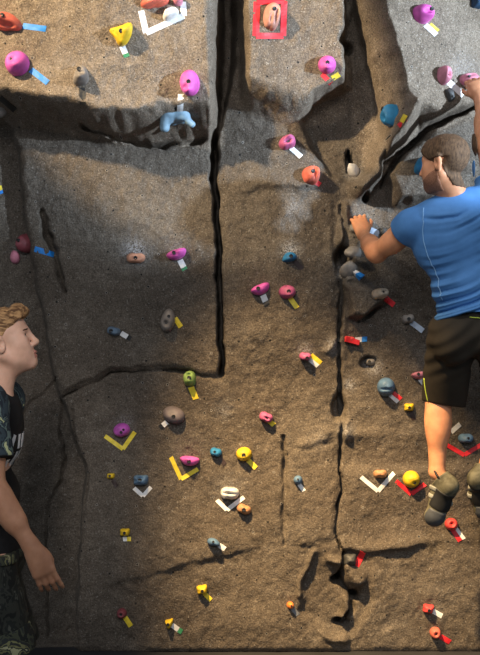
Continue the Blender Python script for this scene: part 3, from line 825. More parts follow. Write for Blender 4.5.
class Field:
    def __init__(s, lo, hi, h):
        s.lo, s.h = np.array(lo, float), h
        s.n = np.ceil((np.array(hi) - s.lo) / h).astype(int) + 1
        s.D = np.full(s.n, .25, np.float32)
        s.ax = [(s.lo[i] + h * np.arange(s.n[i])).astype(np.float32) for i in range(3)]

    def grid(s, sl):
        return (s.ax[0][sl[0]][:, None, None], s.ax[1][sl[1]][None, :, None], s.ax[2][sl[2]][None, None, :])

    def sub_block(s, lo, hi, m):
        a = np.clip(np.floor((np.array(lo) - m - s.lo) / s.h).astype(int), 0, s.n)
        b = np.clip(np.ceil((np.array(hi) + m - s.lo) / s.h).astype(int) + 1, 0, s.n)
        return tuple(slice(int(i), int(j)) for i, j in zip(a, b))

    def add(s, prim, k=.02):
        f, lo, hi = prim
        sl = s.sub_block(lo, hi, k + .03)
        if any(q.stop <= q.start for q in sl): return
        d = f(*s.grid(sl))
        o = s.D[sl]
        hh = np.maximum(k - np.abs(o - d), 0) / k
        s.D[sl] = np.minimum(o, d) - hh * hh * k * .25

    def cut(s, prim, k=.01):
        f, lo, hi = prim
        sl = s.sub_block(lo, hi, k + .03)
        if any(q.stop <= q.start for q in sl): return
        d = -f(*s.grid(sl))
        o = s.D[sl]
        hh = np.maximum(k - np.abs(o - d), 0) / k
        s.D[sl] = np.maximum(o, d) + hh * hh * k * .25

    def all(s):
        return s.grid((slice(None),) * 3)

    def warp(s, fn, band=.05):
        """add a displacement close to the surface only"""
        i = np.nonzero(np.abs(s.D) < band)
        s.D[i] += fn(s.ax[0][i[0]], s.ax[1][i[1]], s.ax[2][i[2]]).astype(np.float32)

    def like(s):
        q = Field.__new__(Field)
        q.lo, q.h, q.n, q.ax, q.D = s.lo, s.h, s.n, s.ax, s.D.copy()
        return q

    def crop(s, lo, hi):
        sl = s.sub_block(lo, hi, 0)
        q = Field.__new__(Field)
        q.lo = np.array([s.ax[i][sl[i]][0] for i in range(3)], float)
        q.h = s.h
        q.ax = [s.ax[i][sl[i]] for i in range(3)]
        q.D = s.D[sl].copy()
        q.n = np.array(q.D.shape)
        return q

    def mesh(s, relax=1):
        D = s.D.copy()
        D[0], D[-1], D[:, 0], D[:, -1], D[:, :, 0], D[:, :, -1] = (.05,) * 6
        ins = D < 0
        c = ins[:-1, :-1, :-1].astype(np.int8)
        cnt = sum(ins[i:i + D.shape[0] - 1, j:j + D.shape[1] - 1, k:k + D.shape[2] - 1].astype(np.int8) for i in (0, 1) for j in (0, 1) for k in (0, 1))
        act = (cnt > 0) & (cnt < 8)
        idx = np.argwhere(act)
        ids = np.full(act.shape, -1, np.int64)
        ids[act] = np.arange(len(idx))
        acc = np.zeros((len(idx), 3)); num = np.zeros(len(idx))
        I, J, K = idx.T
        cor = [(0, 0, 0), (1, 0, 0), (0, 1, 0), (1, 1, 0), (0, 0, 1), (1, 0, 1), (0, 1, 1), (1, 1, 1)]
        val = [D[I + a, J + b_, K + c_] for a, b_, c_ in cor]
        for a in range(8):
            for b_ in range(a + 1, 8):
                df = np.abs(np.array(cor[a]) - np.array(cor[b_]))
                if df.sum() != 1: continue
                va, vb = val[a], val[b_]
                x = (va < 0) != (vb < 0)
                t = np.where(x, va / np.where(x, va - vb, 1), 0)
                p = np.array(cor[a])[None] + t[:, None] * (np.array(cor[b_]) - np.array(cor[a]))[None]
                acc += np.where(x[:, None], p, 0); num += x
        V = s.lo + s.h * (idx + acc / num[:, None])
        F = []
        for axis in range(3):
            o = [0, 1, 2]; o.remove(axis)
            A = np.moveaxis(ins, axis, 0)
            T = np.moveaxis(ids, axis, 0)
            e = A[:-1] != A[1:]
            e[:, 0, :] = False; e[:, -1, :] = False; e[:, :, 0] = False; e[:, :, -1] = False
            q = np.argwhere(e)
            i, j, k = q.T
            f = np.stack([T[i, j - 1, k - 1], T[i, j, k - 1], T[i, j, k], T[i, j - 1, k]], -1)
            inside_first = A[i, j, k]
            flip = inside_first if axis != 1 else ~inside_first
            f[~flip] = f[~flip][:, ::-1]
            F.append(f)
        F = np.vstack(F)
        F = F[(F >= 0).all(1)]
        for _ in range(relax):
            sm = np.zeros_like(V); w_ = np.zeros(len(V))
            for a in range(4):
                np.add.at(sm, F[:, a], V[F[:, (a + 1) % 4]]); np.add.at(w_, F[:, a], 1)
                np.add.at(sm, F[:, a], V[F[:, (a + 3) % 4]]); np.add.at(w_, F[:, a], 1)
            V = V * .5 + .5 * sm / np.maximum(w_, 1)[:, None]
        return V, F

    def sample(s, p):
        q = (np.asarray(p) - s.lo) / s.h
        i = np.clip(np.floor(q).astype(int), 0, s.n - 2)
        f = q - i
        r = 0
        for a in (0, 1):
            for b_ in (0, 1):
                for c_ in (0, 1):
                    r += s.D[i[0] + a, i[1] + b_, i[2] + c_] * (f[0] if a else 1 - f[0]) * (f[1] if b_ else 1 - f[1]) * (f[2] if c_ else 1 - f[2])
        return float(r)


def ell(c, r, axes=None):
    c = np.asarray(c, float)
    A = np.eye(3) if axes is None else np.array([nrm(a) for a in axes])
    R = max(r)
    def f(X, Y, Z):
        x, y, z = X - c[0], Y - c[1], Z - c[2]
        q = [(x * a[0] + y * a[1] + z * a[2]) for a in A]
        k0 = np.sqrt(sum((v / w_) ** 2 for v, w_ in zip(q, r)))
        k1 = np.sqrt(sum((v / (w_ * w_)) ** 2 for v, w_ in zip(q, r)))
        return k0 * (k0 - 1) / np.maximum(k1, 1e-6)
    return f, c - R, c + R


def cap(a, b, ra, rb, flat=None):
    """tapered limb from a to b; flat = (direction, factor) thins it along a direction"""
    a, b = np.asarray(a, float), np.asarray(b, float)
    e = b - a
    L2 = float(e @ e)
    R = max(ra, rb)
    if flat is not None:
        fd, ff = nrm(flat[0]), flat[1]
    def f(X, Y, Z):
        x, y, z = X - a[0], Y - a[1], Z - a[2]
        t = np.clip((x * e[0] + y * e[1] + z * e[2]) / L2, 0, 1)
        dx, dy, dz = x - t * e[0], y - t * e[1], z - t * e[2]
        q = dx * dx + dy * dy + dz * dz
        if flat is not None:
            m_ = dx * fd[0] + dy * fd[1] + dz * fd[2]
            q = q + m_ * m_ * (1 / (ff * ff) - 1)
        d = np.sqrt(q) - (ra + t * (rb - ra))
        return d * (ff if flat is not None else 1) if flat is not None else d
    return f, np.minimum(a, b) - R, np.maximum(a, b) + R


def smax(a, b, k=.01):
    h_ = np.maximum(k - np.abs(a - b), 0) / k
    return np.maximum(a, b) + h_ * h_ * k * .25


def smin(a, b, k=.01):
    h_ = np.maximum(k - np.abs(a - b), 0) / k
    return np.minimum(a, b) - h_ * h_ * k * .25


def half(X, Y, Z, p, n):
    """negative on the side n points away from"""
    n = nrm(n)
    return (X - p[0]) * n[0] + (Y - p[1]) * n[1] + (Z - p[2]) * n[2]


def hand(F, wrist, d, back, side, curls, thumb_dir, s=1.0, spread=.09, fan=0.0):
    """wrist; d = direction to the fingers; back = out of the back of the hand; side = towards the thumb"""
    d = nrm(d); back = nrm(back - d * np.dot(back, d)); side = nrm(side - d * np.dot(side, d) - back * np.dot(side, back))
    w_ = np.asarray(wrist, float)
    K = w_ + d * .088 * s
    F.add(cap(w_ - d * .01, w_ + d * .05 * s, .027 * s, .034 * s, (back, .55)), .02)
    for q, r in ((.030, .0125), (.010, .0135), (-.010, .013), (-.029, .0115)):
        F.add(cap(w_ + side * q * .5 * s + d * .02, K + side * q * s, .017 * s, r * s, (back, .95)), .016)
    F.add(ell(w_ + d * .035 * s + side * .024 * s - back * .008, (.036 * s, .018 * s, .017 * s), (nrm(d + side * .5), np.cross(back, nrm(d + side * .5)), back)), .018)
    lens = ((.045, .027, .020), (.050, .031, .021), (.046, .029, .020), (.036, .022, .018))
    for i, (q, ls) in enumerate(zip((.030, .010, -.010, -.029), lens)):
        p = K + side * q * s
        ang = 0
        dirn = d + side * ((1.5 - i) * spread)
        for j, ln in enumerate(ls):
            ang += curls[i][j]
            v = nrm(nrm(dirn) * math.cos(ang) - back * math.sin(ang))
            q2 = p + v * ln * s
            r1 = (.0100, .0090, .0083)[j] * s * (1 if i < 3 else .88)
            r2 = (.0090, .0083, .0072)[j] * s * (1 if i < 3 else .88)
            F.add(cap(p, q2, r1, r2), .004 if j else .009)
            p = q2
    p = w_ + d * .028 * s + side * .026 * s - back * .008
    for j, (ln, td, r1, r2) in enumerate(((.040, thumb_dir[0], .0145, .0115), (.032, thumb_dir[1], .0112, .0098), (.024, thumb_dir[2], .0098, .0080))):
        v = nrm(d * td[0] + side * td[1] + back * td[2])
        q2 = p + v * ln * s
        F.add(cap(p, q2, r1 * s, r2 * s), .010 if j == 0 else .004)
        p = q2


def head(F, c, f, u, k=1.0):
    """c centre, f facing, u up; returns a function local->world"""
    f = nrm(f); u = nrm(u - f * np.dot(u, f)); sd = np.cross(u, f)          # sd: towards the person's left
    ax = (f, sd, u)
    T = lambda a, b_, c_: np.asarray(c) + (f * a + sd * b_ + u * c_) * k
    E = lambda p, r, kk: F.add(ell(T(*p), [v * k for v in r], ax), kk)
    E((-.014, 0, .032), (.098, .077, .088), .01)
    E((.028, 0, -.035), (.062, .062, .088), .03)
    E((.052, 0, .045), (.036, .056, .050), .03)
    E((.070, 0, -.064), (.029, .036, .040), .02)                          # muzzle
    for s_ in (-1, 1):
        F.add(cap(T(-.004, s_ * .056, -.045), T(.070, s_ * .012, -.092), .019 * k, .017 * k), .03)
        E((.056, s_ * .044, -.014), (.028, .025, .028), .03)
        E((.050, s_ * .038, -.050), (.034, .026, .034), .03)               # cheekbones
        F.add(cap(T(.083, s_ * .012, .030), T(.066, s_ * .048, .030), .011 * k, .009 * k), .016)  # brow
        F.cut(ell(T(.096, s_ * .032, .012), (.013 * k, .016 * k, .008 * k), ax), .010)
        E((-.008, s_ * .084, -.004), (.019, .011, .033), .008)              # ears
        F.add(cap(T(-.016, s_ * .086, .022), T(-.022, s_ * .086, -.006), .006 * k, .006 * k), .006)
        F.add(cap(T(-.016, s_ * .086, .022), T(.002, s_ * .083, .020), .006 * k, .005 * k), .006)
        F.cut(ell(T(-.002, s_ * .090, -.002), (.009 * k, .006 * k, .014 * k), ax), .006)
        E((.100, s_ * .012, -.028), (.012, .009, .009), .008)               # nostrils
    E((.075, 0, -.089), (.017, .021, .016), .022)                          # chin
    F.add(cap(T(.091, 0, .022), T(.112, 0, -.019), .009 * k, .0100 * k), .014)
    E((.111, 0, -.022), (.0125, .012, .0105), .008)
    E((.0985, 0, -.0575), (.009, .022, .0065), .006)                       # lips
    E((.0955, 0, -.0705), (.009, .020, .0070), .006)
    F.cut(ell(T(.106, 0, -.064), (.009 * k, .024 * k, .0016 * k), ax), .004)
    return T, ax


def local(F, c, ax, k=1.0):
    X, Y, Z = F.all()
    x, y, z = X - c[0], Y - c[1], Z - c[2]
    return [(x * a[0] + y * a[1] + z * a[2]) / k for a in ax]


SKIN_T = plain('tanned_skin', (.56, .245, .125), .5, .10, 18, .12, (.60, .275, .145), .35, .12, 420)
SKIN_P = plain('fair_skin', (.56, .325, .225), .5, .10, 16, .10, (.61, .36, .26), .35, .12, 420)
HAIR_B = patterned('dark_brown_hair', [(.3, (.042, .023, .012)), (.7, (.145, .082, .043))], 150, .75, 3, .3, .9, (1, 1, .3))
HAIR_G = patterned('sandy_red_hair', [(.38, (.10, .045, .018)), (.62, (.44, .25, .11))], 95, .6, 3, .5, .9, (.3, 1, 1))
BEARD = patterned('short_beard', [(.3, (.20, .085, .045)), (.7, (.36, .17, .10))], 240, .8, 2, .2, .5)
SHIRT = plain('blue_jersey', (.058, .175, .40), .75, .10, 9, .25, (.068, .195, .44), .25, 0, 600)
SEAM = plain('pale_blue_seam_thread', (.20, .38, .62), .7, .1, 60)
SHORTS = plain('dark_brown_ripstop', (.024, .019, .013), .8, .18, 12, .2, None, .25, 0, 500)
LIME = plain('lime_piping', (.42, .52, .06), .6, .1, 50)
SHOE = patterned('olive_shoe_suede', [(.3, (.060, .055, .034)), (.7, (.15, .14, .095))], 34, .7, 3, .5, .4)
RUBBER = plain('grey_climbing_rubber', (.055, .060, .068), .55, .15, 30, .2)
BLACKRUB = plain('black_rubber', (.012, .012, .012), .6, .2, 40)
STRAP = plain('pale_grey_strap', (.26, .26, .23), .6, .15, 60)
EYEW = plain('eye_white', (.62, .58, .54), .25, .03, 50)
IRIS = plain('iris_brown', (.030, .020, .014), .2, .1, 90)
BROW = plain('sandy_brow_hair', (.085, .042, .022), .8, .2, 200)
SKIN_ARM = plain('darker_arm_skin', (.36, .17, .095), .5, .10, 18, .12, (.40, .20, .115), .35, .12, 420)
LIPM = plain('lip_skin', (.42, .17, .13), .45, .08, 60)


def body_obj(name, F, mat, root, rel=1):
    v, f = F.mesh(rel)
    base_ = np.array(root.location) if root.parent is None else np.array(root.location) + np.array(root.parent.location)
    return mesh_obj(name, v - base_, f, mat, root)


def clothed(D, mask, k=.008):
    return smax(D, mask, k)


def ball(name, c, r, ax, mat, root, base_):
    vs_, fs = [], []
    n1, n2 = 14, 10
    for i in range(n2 + 1):
        th = math.pi * i / n2
        for j in range(n1):
            a = 2 * math.pi * j / n1
            q = ax[0] * math.cos(th) * r[0] + ax[1] * math.sin(th) * math.cos(a) * r[1] + ax[2] * math.sin(th) * math.sin(a) * r[2]
            vs_.append(np.asarray(c) + q - base_)
    for i in range(n2):
        for j in range(n1):
            fs.append((i * n1 + j, i * n1 + (j + 1) % n1, (i + 1) * n1 + (j + 1) % n1, (i + 1) * n1 + j))
    return mesh_obj(name, vs_, fs, mat, root)


# the pale blue branching hold under the overhang: one lumpy casting with prongs
def branch_hold():
    s_ = (DIST + BRANCH[1]) / FPX
    n_ = wall_normal(BRANCH[0], BRANCH[2])
    q = lambda px, py, o: BRANCH + np.array([(px - 173) * s_, 0, (119 - py) * s_]) + np.array([0, -o, 0])
    t = Field(BRANCH - .16, BRANCH + .16, .004)
    for a, b_, r1, r2 in (((157, 110, .02), (168, 114, .035), .018, .030), ((168, 114, .035), (184, 114, .035), .032, .030), ((166, 116, .03), (165, 129, .02), .026, .022),
                          ((182, 115, .03), (192, 125, .02), .026, .016), ((184, 112, .03), (180, 108, .0), .022, .02), ((170, 116, .03), (172, 118, -.05), .03, .03), ((180, 115, .03), (182, 116, -.05), .03, .03)):
        t.add(cap(q(*a), q(*b_), r1, r2), .02)
    t.warp(lambda X, Y, Z: .004 * fbm(X * 24, Y * 24, Z * 24, 3, 2))
    v, f = t.mesh(1)
    o = mesh_obj('climbing_hold', v - BRANCH, f, HM['pale blue'], None, BRANCH)
    tag(o, 'large pale blue branching hold under the overhang', 'climbing hold', 'climbing holds bolted to the wall')
    ball('bolt', q(175, 113, .066), (.008, .005, .008), np.eye(3), BOLT, o, BRANCH)


branch_hold()
# =================================================================== the climber
def build_climber():
    hc = P(444, 165, -.53)
    fd, up = np.array([-.80, .58, -.10]), np.array([-.06, .04, 1])
    c7 = P(457, 202, -.49)
    shl, shr = P(411, 226, -.47), P(496, 198, -.45)
    gl, gr = GRIP_L, GRIP_R
    wl = np.array([P(362, 237, -.10)[0], gl[1] - .105, P(362, 237, -.10)[2]])
    wl = P(363, 234, wl[1])
    ell_ = P(377, 253, -.30)
    wr = P(480, 97, gr[1] - .135)
    elr = P(487, 148, -.40)
    hipl, hipr = P(452, 335, -.46), P(489, 333, -.46)
    knl, ankl = P(438, 394, -.30), P(437, 472, -.34)
    knr, ankr = P(516, 398, -.26), P(488, 462, -.36)
    heell, toel = P(449, 487, -.37), P(433, 519, -.31)
    heelr, toer = P(478, 480, -.38), P(485, 512, -.30)
    lo = np.array([shl[0] - .42, -.78, toel[2] - .10])
    hi = np.array([knr[0] + .18, .06, gr[2] + .14])
    F = Field(lo, hi, .0045)
    F.ax_hint = 1
    # torso
    spine_t = nrm(c7 - P(470, 330, -.46))
    sidev = nrm(shr - shl)
    fwd = np.cross(spine_t, sidev); fwd = nrm(fwd)
    sidev = np.cross(fwd, spine_t)
    axt = (sidev, fwd, spine_t)
    F.add(ell(P(455, 240, -.47), (.180, .108, .165), axt), .02)
    F.add(ell(P(453, 218, -.475), (.165, .085, .085), axt), .04)
    F.add(ell(P(467, 285, -.46), (.145, .098, .150), axt), .06)
    F.add(ell(P(471, 325, -.46), (.160, .115, .105), axt), .05)
    for h_ in (hipl, hipr):
        F.add(ell(h_ + np.array([0, -.045, 0]), (.085, .085, .100)), .04)
    F.add(cap(c7 + np.array([0, .02, -.02]), hc + np.array([.015, -.005, -.06]), .062, .056), .03)
    for s_ in (shl, shr):
        F.add(cap(c7 + np.array([0, .01, -.015]), s_, .05, .055), .05)
        F.add(ell(s_, (.070, .068, .070)), .04)
    # arms
    F.add(cap(shl, ell_, .056, .042), .03)
    F.add(ell((shl * .5 + ell_ * .5) + np.array([0, -.012, -.012]), (.075, .046, .046), (ell_ - shl, np.cross(ell_ - shl, [0, 0, 1]), np.cross(np.cross(ell_ - shl, [0, 0, 1]), ell_ - shl))), .03)
    F.add(cap(ell_, wl, .044, .027), .02)
    F.add(cap(ell_ * .9 + wl * .1, ell_ * .5 + wl * .5, .045, .040), .03)
    F.add(cap(shr, elr, .056, .042), .03)
    F.add(cap(elr, wr, .043, .027), .02)
    F.add(cap(elr * .9 + wr * .1, elr * .5 + wr * .5, .043, .039), .03)
    # legs
    for h_, kn, an in ((hipl, knl, ankl), (hipr, knr, ankr)):
        F.add(cap(h_, kn, .088, .058), .04)
        F.add(cap(kn, an, .057, .036), .03)
        e = nrm(an - kn)
        cb = kn + (an - kn) * .34 + np.array([-.002, -.022, 0])
        F.add(ell(cb, (.125, .061, .054), (e, np.cross(e, [0, 1, 0]), np.cross(e, np.cross(e, [0, 1, 0])))), .03)
    head(F, hc, fd, up, .98)
    T, hax = None, None
    f_ = nrm(fd); u_ = nrm(up - f_ * np.dot(up, f_)); s__ = np.cross(u_, f_)
    hax = (f_, s__, u_)
    # feet (inside the shoes)
    for an, he, to in ((ankl, heell, toel), (ankr, heelr, toer)):
        F.add(cap(an, he, .032, .020), .02)
        F.add(cap(he, he + (to - he) * .75 + np.array([0, .02, 0]), .016, .016), .01)
    G = F.like()                                  # handless copy for the clothes
    # hands: left rests on the chalky hold, right closes over the pink hold
    hand(F, wl, gl + np.array([-.012, -.034, .066]) - wl, np.array([-.10, -.9, .45]), np.array([1, 0, .25]),
         ((.35, .75, .55), (.35, .8, .55), (.35, .8, .55), (.40, .8, .5)), ((.75, .65, -.2), (.95, .35, -.25), (1, .1, -.4)), .95, .11)
    hand(F, wr, gr + np.array([-.005, -.060, .030]) - wr, np.array([-.25, -.85, .35]), np.array([-1, -.2, .1]),
         ((.5, .9, .6), (.5, .9, .6), (.5, .9, .6), (.5, .9, .6)), ((.7, .6, -.3), (.9, .3, -.4), (1, 0, -.5)), .95, .07)
    base_ = np.array([P(470, 330, 0)[0], -.42, toel[2] - .045])
    root = empty('person', base_)
    tag(root, 'climber in blue t-shirt and dark shorts hanging on the wall, seen from behind', 'person')
    body_obj('body', F, SKIN_T, root)
    X, Y, Z = F.all()
    # --- hair: short at the nape, longer on top
    lo_h, hi_h = hc - .17, hc + .17
    S = G.crop(lo_h, hi_h)
    a, b_, c_ = local(S, hc, hax, .98)
    xx, yy, zz_ = S.all()
    skull = smin(ell(hc + (hax[0] * -.014 + hax[2] * .032) * .98, (.097, .076, .087), hax)[0](xx, yy, zz_), ell(hc + (hax[0] * .044 + hax[2] * .045), (.036, .057, .050), hax)[0](xx, yy, zz_), .03)
    nz_ = vnoise(xx * 60 + 0 * yy + 0 * zz_, yy * 60 + 0 * xx + 0 * zz_, zz_ * 60 + 0 * xx + 0 * yy, 3)
    thick = .0040 + .012 * sstep(-.03, .11, c_) * sstep(.11, .05, a) + .004 * sstep(.03, .09, a) * sstep(.03, .08, c_)
    line = np.where(a < -.045, -.108 + .1 * (a + .045), np.where(a < -.02, -.108 + (a + .045) * 3.8, np.where(a < .03, -.013 + (a + .02) * .5, .012 + (a - .03) * 1.0)))
    S.D = smax(np.minimum(skull, S.D + .001) - thick - .0018 * nz_, np.maximum(line - c_ + .004 * nz_, np.minimum(np.abs(b_) - .074, .022 - c_)), .004).astype(np.float32)
    body_obj('hair', S, HAIR_B, root)
    # --- beard
    S = G.crop(lo_h, hi_h)
    a, b_, c_ = local(S, hc, hax, .98)
    edge = np.maximum(np.maximum(c_ + .020 + .55 * np.clip(a - .012, 0, 1), -.15 - c_), np.maximum(-.002 - a, -.120 - c_))
    S.D = smax(S.D - .0018, edge + .003 * vnoise(xx * 90 + 0 * yy + 0 * zz_, yy * 90 + 0 * xx + 0 * zz_, zz_ * 90 + 0 * xx + 0 * yy, 6), .004).astype(np.float32)
    body_obj('beard', S, BEARD, root)
    for s_ in (-1, 1):
        ec = hc + (hax[0] * .077 + hax[1] * .031 * s_ + hax[2] * .012) * .98
        eo = ball('eye', ec, (.012, .0125, .0125), hax, EYEW, root, base_)
        ball('iris', ec + hax[0] * .0075, (.0052, .0062, .0062), hax, IRIS, eo, base_)
    del F, G
    # --- t-shirt
    S = Field([lo[0], lo[1], P(0, 345, -.4)[2]], [hi[0], -.15, P(0, 130, -.4)[2]], .0045)
    Q = lambda p: S.add(p, .04)
    Q(ell(P(455, 240, -.47), (.196, .124, .180), axt)); Q(ell(P(453, 216, -.475), (.178, .100, .095), axt))
    Q(ell(P(468, 285, -.465), (.162, .118, .155), axt)); Q(ell(P(475, 318, -.465), (.176, .138, .10), axt))
    Q(cap(c7 + np.array([0, .008, -.010]), shl, .062, .068)); Q(cap(c7 + np.array([0, .008, -.010]), shr, .062, .068))
    sle = shl + (ell_ - shl) * .24
    sre = shr + (elr - shr) * .42
    S.add(cap(shl, sle + (ell_ - shl) * .2, .074, .072), .03)
    S.add(cap(shr, sre + (elr - shr) * .2, .078, .080), .03)
    # drape: folds sweep from the raised right shoulder over the back down to the left hip
    def drape(X, Y, Z):
        u = (X - shl[0]); v = (Z - shl[2])
        wob = fbm(X * 3.2, Y * 3.2, Z * 3.2, 5, 2)
        wob2 = fbm(X * 6.5 + Z * 3, Y * 4, Z * 8 - X * 3, 25, 2)
        ph = (v - (.10 + 1.3 * np.clip(-v - .12, 0, .4)) * u - 1.5 * (u - .13) ** 2) / .056 * 2 * math.pi + 3.6 * wob + 1.6 * wob2
        bk = sstep(-.44, -.53, Y)
        amp = .0165 * np.clip(.65 + 1.0 * vnoise(X * 4.5, Y * 4.5, Z * 7, 8), .05, 1.2) * (.35 + .65 * bk) * sstep(.02, .16, u + .02)
        return amp * (.55 - 1.7 * np.abs(np.sin(ph * .5)) ** .8 + .25 * np.sin(2.1 * ph + 1.5)) * sstep(.02, .11, c7[2] - Z) + .005 * wob
    S.warp(drape)
    X, Y, Z = S.all()
    hemz = P(435, 322, -.55)[2] + (X - P(435, 322, -.55)[0]) * .26 + .006 * np.sin(X * 40)
    S.D = smax(S.D, hemz - Z, .008)
    onl = half(X, Y, Z, sle, ell_ - shl)
    S.D = np.where(X < shl[0] + .03, smax(S.D, onl, .006), S.D)
    onr = half(X, Y, Z, sre, elr - shr)
    S.D = np.where(X > shr[0] - .09, smax(S.D, onr, .006), S.D)
    neckc = cap(c7 + np.array([.002, .035, .030]), hc, .056, .072)[0](X, Y, Z)
    S.D = smax(S.D, -neckc, .008).astype(np.float32)
    sh_o = body_obj('t_shirt', S, SHIRT, root)
    # collar and shoulder seam
    def tube(name, pts, r, mat, par, F_=None, off=.0015):
        pts = [np.array(p, float) for p in pts]
        if F_ is not None:
            out = []
            for p in pts:
                for _ in range(12):
                    e_ = .004
                    g = np.array([F_.sample(p + d_) - F_.sample(p - d_) for d_ in np.eye(3) * e_]) / (2 * e_)
                    gl_ = np.linalg.norm(g)
                    if gl_ < 1e-3: break
                    p = p - g / gl_ * (F_.sample(p) - off) * .8
                out.append(p)
            pts = out
        vs_, fs = [], []
        for i, p in enumerate(pts):
            t = nrm(pts[min(i + 1, len(pts) - 1)] - pts[max(i - 1, 0)])
            n_ = nrm(np.cross(t, [.3, .8, .5])); b2 = np.cross(t, n_)
            for k in range(6):
                an = 2 * math.pi * k / 6
                vs_.append(p + (n_ * math.cos(an) + b2 * math.sin(an)) * r - base_)
        for i in range(len(pts) - 1):
            for k in range(6):
                fs.append((i * 6 + k, i * 6 + (k + 1) % 6, (i + 1) * 6 + (k + 1) % 6, (i + 1) * 6 + k))
        fs.append(tuple(range(5, -1, -1))); fs.append(tuple(range(len(pts) * 6 - 6, len(pts) * 6)))
        return mesh_obj(name, vs_, fs, mat, par)
    poly = lambda L_, n: [np.array(L_[min(int(t), len(L_) - 2)]) * (1 - (t - min(int(t), len(L_) - 2))) + np.array(L_[min(int(t), len(L_) - 2) + 1]) * (t - min(int(t), len(L_) - 2)) for t in np.linspace(0, len(L_) - 1, n)]
    tube('shoulder_seam', poly([P(422, 204, -.56), P(423, 222, -.58), P(421, 240, -.57), P(428, 256, -.55), P(436, 278, -.54), P(442, 302, -.54)], 40), .0022, SEAM, sh_o, S)
    ring = []
    for k in range(36):
        an = 2 * math.pi * k / 36
        ax_ = nrm(hc - c7); n1 = nrm(np.cross(ax_, [0, 1, 0])); n2 = np.cross(ax_, n1)
        ring.append(c7 + np.array([.002, .022, .030]) + (n1 * math.cos(an) + n2 * math.sin(an)) * .068)
    ring.append(ring[0])
    tube('collar', ring, .0065, SHIRT, sh_o)
    # --- shorts
    S = Field([P(405, 0, -.6)[0], lo[1], P(0, 440, -.3)[2]], [hi[0], -.05, P(0, 295, -.5)[2]], .0045)
    S.add(ell(P(471, 328, -.46), (.178, .132, .115), axt), .03)
    for h_, kn, hm in ((hipl, knl, .90), (hipr, knr, .95)):
        S.add(ell(h_ + np.array([0, -.045, -.02]), (.098, .100, .115)), .05)
        S.add(cap(h_, h_ + (kn + np.array([.03, 0, 0]) - h_) * 1.2, .106, .100), .012)
    def creases(X, Y, Z):
        wob = fbm(X * 4, Y * 4, Z * 4, 15, 2)
        ph = ((Z - P(440, 350, -.5)[2]) - .75 * (X - P(440, 350, -.5)[0])) / .075 * 2 * math.pi + 2.2 * wob
        return .0032 * np.sin(ph) * sstep(-.02, .10, Z - P(440, 385, -.5)[2]) + .005 * wob
    S.warp(creases)
    X, Y, Z = S.all()
    hem = P(447, 406, -.42)
    S.D = smax(S.D, np.where(X < P(475, 380, -.45)[0], hem[2] - .16 * (X - hem[0]) - Z, P(500, 408, -.4)[2] - Z), .006)
    wst = P(470, 308, -.46)
    S.D = smax(S.D, Z - wst[2], .01).astype(np.float32)
    so = body_obj('shorts', S, SHORTS, root)
    tube('piping', poly([P(424.5, 378, -.36), P(423.5, 392, -.36), P(424, 403, -.36)], 14), .0024, LIME, so, S)
    tube('piping', poly([P(470, 314, -.60), P(476, 316, -.60), P(484, 318, -.60)], 14), .0024, LIME, so, S, .003)
    # --- shoes
    for an, he, to in ((ankl, heell, toel), (ankr, heelr, toer)):
        S = Field(np.minimum(np.minimum(an, he), to) - .09, np.maximum(np.maximum(an, he), to) + .09, .004)
        ln = nrm(to - he)
        pl = nrm(np.array([0, -1, 0]) - ln * np.dot([0, -1, 0], ln))       # plantar side looks back at the camera
        lat = np.cross(ln, pl)
        mid = he + (to - he) * .52 - pl * .022
        S.add(ell(he - ln * .004, (.036, .036, .040), (lat, pl, ln)), .02)
        S.add(cap(an + (he - an) * .25 - pl * .0, he - ln * .0 - pl * .012, .042, .036), .03)
        S.add(cap(he - pl * .012, mid, .036, .042), .03)
        S.add(cap(an - pl * .02, mid - pl * .01, .038, .040), .03)
        S.add(cap(mid, to - ln * .02, .041, .043, (pl, .85)), .03)
        S.add(ell(to - ln * .018, (.042, .030, .046), (lat, pl, ln)), .02)
        X, Y, Z = S.all()
        S.D = smax(S.D, -half(X, Y, Z, an + (he - an) * .30, he - an) , .006).astype(np.float32)
        so = body_obj('shoe', S, SHOE, root)
        # rubber sole: toe patch and heel band
        t = Field(S.lo, S.ax[0][-1:].tolist() + S.ax[1][-1:].tolist() + S.ax[2][-1:].tolist(), .004)
        n_ = [min(a_, b__) for a_, b__ in zip(t.D.shape, S.D.shape)]
        t.D = np.full(t.D.shape, .1, np.float32)
        t.D[:n_[0], :n_[1], :n_[2]] = S.D[:n_[0], :n_[1], :n_[2]]
        X, Y, Z = t.all()
        src = t.D.copy()
        m1 = np.maximum(half(X, Y, Z, to - ln * .058, -ln), half(X, Y, Z, to + pl * .012, -pl))
        t.D = smax(src - .004, m1, .006).astype(np.float32)
        body_obj('sole', t, RUBBER, so)
        t.D = smax(src - .003, np.maximum(np.maximum(half(X, Y, Z, to - ln * .060, ln), half(X, Y, Z, he + ln * .025, -ln)), half(X, Y, Z, he + (to - he) * .5 - pl * .002, -pl)), .006).astype(np.float32)
        body_obj('arch_rubber', t, BLACKRUB, so)
        for q in (.20, .42):
            cc = he + (to - he) * q
            t.D = smax(src - .005, np.maximum(np.abs(half(X, Y, Z, cc, nrm(ln + pl * .35))) - .010, half(X, Y, Z, cc, pl) - .004), .004).astype(np.float32)
            body_obj('strap', t, STRAP, so)
        lp_ = he + (an - he) * .70 - pl * 0
        tube('pull_loop', poly([lp_ + pl * .036, lp_ + pl * .046 + (an - he) * .3, lp_ + pl * .046 + (an - he) * .75 - lat * .012], 10), .006, BLACKRUB, so)


build_climber()


